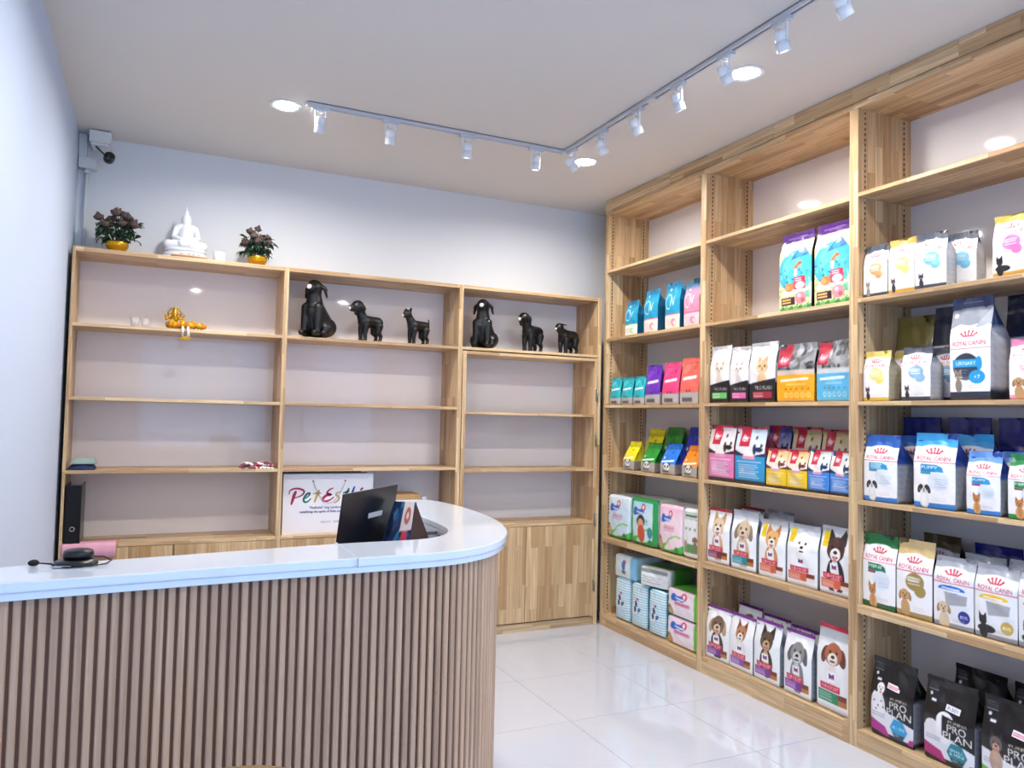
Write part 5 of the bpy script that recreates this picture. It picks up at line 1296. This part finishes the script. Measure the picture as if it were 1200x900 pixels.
def text_obj(name, s, x, z, size, m, parent, y, shear=0, bold=0.0, extr=.0004):
    cu = bpy.data.curves.new(name, 'FONT'); cu.body = s; cu.size = size; cu.shear = shear; cu.offset = bold; cu.extrude = extr; cu.align_x = 'CENTER'
    o = bpy.data.objects.new(name, cu); C.objects.link(o); dg = bpy.context.evaluated_depsgraph_get()
    me = bpy.data.meshes.new_from_object(o.evaluated_get(dg), depsgraph=dg); bpy.data.objects.remove(o); bpy.data.curves.remove(cu)
    me.materials.clear(); me.materials.append(m)
    o = link_mesh(name, me, parent, (x, y, z), (PI / 2, 0, 0)); return o
yb = -bd - .0006
def brush(label, strokes, col):
    m = MB(); k = .00039
    for pts, w_ in strokes:
        P_ = smooth_pts([(-.278 + x * k, .335 - y * k) for x, y in pts], 5) if len(pts) > 2 else [Vector((-.278 + x * k, .335 - y * k)) for x, y in pts]
        n = len(P_); V0 = len(m.v)
        for i, p in enumerate(P_):
            tg = (P_[min(i + 1, n - 1)] - P_[max(i - 1, 0)]).normalized(); nn = Vector((-tg.y, tg.x)); ww = w_ * k * (.45 + .75 * math.sin(PI * (i + .6) / (n + .2)))
            for s_ in (-1, 1): q = p + nn * ww * s_; m.v.append((q.x, 0, q.y)); 
            for s_ in (-1, 1): q = p + nn * ww * s_; m.v.append((q.x, .0005, q.y))
        for i in range(n - 1):
            q = V0 + i * 4
            m.face((q, q + 1, q + 5, q + 4)); m.face((q + 2, q + 6, q + 7, q + 3)); m.face((q, q + 4, q + 6, q + 2)); m.face((q + 1, q + 3, q + 7, q + 5))
    o = m.build('letter', mat('ink_' + col, col, .5), t, 0, (0, yb - len(label) * 1e-6, 0)); o['label'] = label
brush('dark red letter P', [([(205, 190), (175, 260), (135, 405)], 20), ([(100, 245), (108, 190), (165, 158), (245, 158), (315, 185), (322, 225), (275, 270), (160, 308)], 13)], 'a01c40')
brush('green letter e', [([(345, 315), (400, 270), (412, 232), (375, 240), (335, 290), (322, 340), (352, 370), (400, 350), (435, 310)], 15)], '0c6a5c')
brush('ochre letter t', [([(560, 180), (525, 270), (488, 380)], 16), ([(465, 245), (530, 230), (595, 236)], 11)], 'c89a50')
brush('crimson letter E', [([(780, 155), (715, 185), (682, 235), (745, 262), (680, 268), (625, 310), (620, 345), (660, 362), (725, 345), (795, 295)], 17)], 'b41c48')
brush('sand-coloured letter s', [([(895, 222), (845, 232), (822, 265), (862, 292), (872, 330), (845, 365), (790, 395)], 13)], 'b8a068')
brush('green letter t', [([(1030, 160), (985, 260), (942, 365)], 17), ([(930, 240), (985, 222), (1040, 212)], 11)], '0f7a5a')
brush('blue letter h', [([(1118, 135), (1085, 230), (1050, 350)], 15), ([(1062, 300), (1105, 252), (1128, 270), (1108, 345)], 13)], '2c3c90')
brush('purple letter e with accent', [([(1175, 300), (1230, 262), (1222, 238), (1180, 262), (1162, 315), (1190, 345), (1250, 310)], 13), ([(1210, 200), (1255, 160)], 15)], '8c2460')
text_obj('small_print', '"PetEsthé" ring comforts beautiful', .02, .150, .020, M_ink, t, yb, 0, .0004)
text_obj('small_print', 'redefining the spirit of little and the fine art', .0, .126, .020, M_ink, t, yb, 0, .0004)
text_obj('small_print', 'BEAUTY   TIME', .01, .062, .017, mat('grey_ink', '8c8890', .6), t, yb)
for s, yy in ((1, -bd - .002),):
    hp = []
    for a in np.linspace(0, 1, 21):
        X = -.098 + .196 * a; hp.append((X, yy - .004, .318 - .135 * math.sin(PI * a) ** .8 if 0 < a < 1 else .318))
    MB().tube(hp, .0022, 6).build('rope_handle', mat('rope', 'b0aca8', .9), t)
    for X in (-.098, .098): MB().lathe([(.001, -.001), (.005, -.001), (.005, .001), (.001, .001)], 12).xf(Matrix.Translation((X, -bd - .0015, .318)) @ Matrix.Rotation(PI / 2, 4, 'X')).build('eyelet', M_black, t)
simple('flat_black_case', 'flat black case standing behind the paper carrier bag, its top edge showing', 'case', (.735, 1.235, 4.925, 4.955, zb + .0006, zb + .378), M_black, .004)
t = thing('cardboard_box', 'small brown cardboard box on the lower shelf behind the laptop', 'box', (1.46, 4.86, zb + .0006))
M_card = mat('cardboard', 'b89262', .8, var=.1)
MB().box(-.125, .125, -.09, .09, 0, .222).build('carton', M_card, t, .002)
for s in (-1, 1): MB().box(-.124, .124, min(0, s * .09) + .0005, max(0, s * .09) - .0005, .222, .2245).build('flap', M_card, t)
MB().box(-.127, .127, -.02, .02, .2247, .2252).build('tape', mat('tape', 'c8ab78', .3), t)
cp_ = MB().lathe([(.024, 0), (.028, .004), (.031, .17), (.020, .185), (.020, .20), (.001, .20)], 24).build('white_bottle', M_statue, None, 0, (1.64, 4.86, zb + .0006)); tag(cp_, 'small white capped pot on the lower shelf right of the cardboard box', 'pot')

# ------------------------------------------------------------------ on the counter
ZD = .985
t = thing('laptop', 'open black laptop seen from behind on the counter desk', 'laptop', (0, 0, 0))
TL, TR = Vector((.505, 2.205, 1.219)), Vector((.738, 2.450, 1.222))
ux = (TR - TL).normalized(); back = Vector((ux.y, -ux.x, 0))          # towards the camera side
BLc = TL - back * .028 + Vector((0, 0, -.222)); BRc = TR - back * .028 + Vector((0, 0, -.225))
orig = (BLc + BRc) / 2; t.location = (orig.x, orig.y, ZD + .0006)
def quadslab(P, th, nrm):
    m = MB(); n = len(P)
    A = [Vector(p) - t.location for p in P]; B = [a - nrm * th for a in A]
    m.v += [tuple(a) for a in A] + [tuple(b) for b in B]
    m.face(tuple(range(n))); m.face(tuple(range(n, 2 * n))[::-1])
    for i in range(n): j = (i + 1) % n; m.face((i, n + i, n + j, j))
    return m
nrm = (BRc - BLc).cross(TL - BLc).normalized()
if nrm.dot(back) < 0: nrm = -nrm
lap_lid = quadslab([BLc, BRc, TR, TL], .006, nrm).build('lid', M_black, t, .002)
quadslab([BLc.lerp(TL, .05).lerp(BRc.lerp(TR, .05), .03) - nrm * .0062, BLc.lerp(TL, .05).lerp(BRc.lerp(TR, .05), .97) - nrm * .0062, BLc.lerp(TL, .97).lerp(BRc.lerp(TR, .97), .97) - nrm * .0062, BLc.lerp(TL, .97).lerp(BRc.lerp(TR, .97), .03) - nrm * .0062], .0005, nrm).build('screen', mat('screen', '0a0d18', .08), lap_lid)
def onlid(u0, u1, v0, v1, off): return [BLc.lerp(BRc, u).lerp(TL.lerp(TR, u), v) + nrm * off for u, v in ((u0, v0), (u1, v0), (u1, v1), (u0, v1))]
st_ = quadslab(onlid(.48, .74, .60, .67, .0012), .001, nrm).build('sticker', mat('sticker', 'b8bcc4', .4), lap_lid); st_['label'] = 'pale grey sticker strip on the lid'
bs = MB(); dvec = -back
A = [BLc, BRc, BRc + dvec * .225, BLc + dvec * .225]
q = [Vector(p) - t.location for p in A]; bs.v += [(p.x, p.y, 0) for p in q] + [(p.x, p.y, .014) for p in q]
bs.face((3, 2, 1, 0)); bs.face((4, 5, 6, 7))
for i in range(4): j = (i + 1) % 4; bs.face((i, j, 4 + j, 4 + i))
lap_base = bs.build('base', M_black, t, .003)
kb = MB()
for r_ in range(5):
    for k in range(13):
        c0 = BLc.lerp(BRc, .06 + k * .069) + dvec * (.03 + r_ * .021) - t.location; n0 = len(kb.v); kb.box(-.008, .008, -.008, .008, 0, .002)
        kb.xf(Matrix.Translation((c0.x, c0.y, .0142)) @ Matrix.Rotation(math.atan2(ux.y, ux.x), 4, 'Z'), n0)
k_ = kb.build('keyboard', mat('keys', '1c1e26', .5), lap_base); k_['kind'] = 'stuff'
# tent-like display of a card with a brown back
t = thing('desk_tent_card', 'colourful picture card leaning on a dark brown tent stand beside the laptop', 'card stand', (.735, 2.33, ZD + .0006))
P1, P2, P3 = Vector((.757, 2.315, 1.178)), Vector((.842, 2.285, 1.02)), Vector((.705, 2.235, 1.02)); P1b, P3b = Vector((.715, 2.41, 1.172)), Vector((.655, 2.355, 1.03))
dz_ = Vector((0, 0, 0))
n1 = (P2 - P3).cross(P1 - P3).normalized(); n1 = n1 if n1.dot(Vector((0, -1, 0))) > 0 else -n1
base = ZD + .0008
def down(p, q):  # extend edge p->q down to the desk
    k = (p.z - base) / (p.z - q.z); return p + (q - p) * k
P2d, P3d, P3bd = Vector((.822, 2.272, base)), down(P1, P3), down(P1b, P3b)
quadslab([P3d, P2d, P1], .004, n1).build('brown_stand', mat('brown_leather', '3a1c1a', .3), t, .0008)
n2 = (P3bd - P3d).cross(P1 - P3d).normalized(); n2 = n2 if n2.z > 0 else -n2
qs = [P3d, P3bd, P1b, P1]
quadslab(qs, .004, n2).build('card', M_black, t, .0008)
cvt = Cv(.9, 60, '22406c'); rn = random.Random(9)
for _ in range(60): cvt.ell(rn.random(), rn.random(), rn.uniform(.04, .14), rn.uniform(.03, .1), rn.choice(['1c2c50', '3c7ca8', '10182c', '2c5c88', '6aa8c8', '141a30']), rn.uniform(0, 3))
cvt.ell(.25, .45, .12, .16, 'c8405c'); cvt.poly([(.02, .0), (.02, .42), (.35, .35), (.3, .0)], 'd8c8c4'); cvt.ell(.15, .2, .1, .08, 'c47a80'); cvt.poly([(0, .6), (.45, .55), (.5, 1), (.05, 1)], 'e8dcd8'); cvt.ell(.25, .8, .12, .12, 'c86a58'); cvt.ell(.25, .8, .05, .05, 'f0e4dc')
def cf(u, v):
    p = (P3d.lerp(P3bd, u)).lerp(P1.lerp(P1b, u), v); p = p + n2 * .0008 - t.location; return (p.x, p.y, p.z)
link_mesh('picture', front_mesh(cvt, cf), t)['label'] = 'bright blue and red picture'
t = thing('paper_stack', 'striped grey stack of papers tucked into the inner corner of the counter', 'papers', (.795, 2.445, ZD + .0006), .12)
for k in range(9):
    MB().box(-.042 + .002 * (k % 3), .036 + .002 * (k % 2), -.10, .10 - .006 * (k % 3), k * .0105, k * .0105 + .0098).build('sheaf', mat('sheaf_%d' % (k % 3), ['8c929c', 'c9ccd2', '5c626e'][k % 3], .6), t)
# headset microphone on the counter top
t = thing('headset_microphone', 'black headset microphone with foam tip and cable lying on the counter at left', 'microphone', (-.14, 1.965, 1.1006)); t.scale = (.82, .9, .62)
L_ = lambda x, y, z: (x + .14, y - 1.965, z)
pk_ = MB(); pk_.lathe([(.032, .020), (.037, .023), (.038, .038), (.036, .048), (.030, .052), (.001, .052)], 28); pk_.xf(Matrix.Translation((.0, .02, 0)) @ Matrix.Diagonal((1.0, .8, 1, 1))); pk_.build('speaker_unit', M_black, t)
bd_ = MB(); bd_.lathe([(.001, 0), (.048, 0), (.052, .004), (.050, .010), (.038, .020), (.001, .021)], 28); bd_.xf(Matrix.Translation((-.006, .01, 0)) @ Matrix.Diagonal((1.1, .8, 1, 1))); bd_.build('base', M_black, t)
MB().tube([(-.045, -.005, .008), (-.07, -.003, .012), (-.098, .012, .013)], [.005, .003, .0022], 8).build('boom', M_black, t)
MB().ball((-.104, .016, .0125), .0115, 14, 8, 0, 1.2, 1, 1).build('foam_tip', mat('foam', '16171c', .95, bump=(400, .8, .002)), t)
MB().tube([(.035, .03, .022), (.062, .028, .020), (.082, .010, .010), (.070, -.012, .004), (.035, -.030, .003), (-.010, -.036, .003), (-.04, -.03, .004), (-.052, -.012, .008)], .0024, 8).build('cable', M_black, t)
MB().box(-.055, -.012, -.033, -.018, 0, .007).build('clip', mat('silver_plastic', '9ca0a8', .35), t, .002)
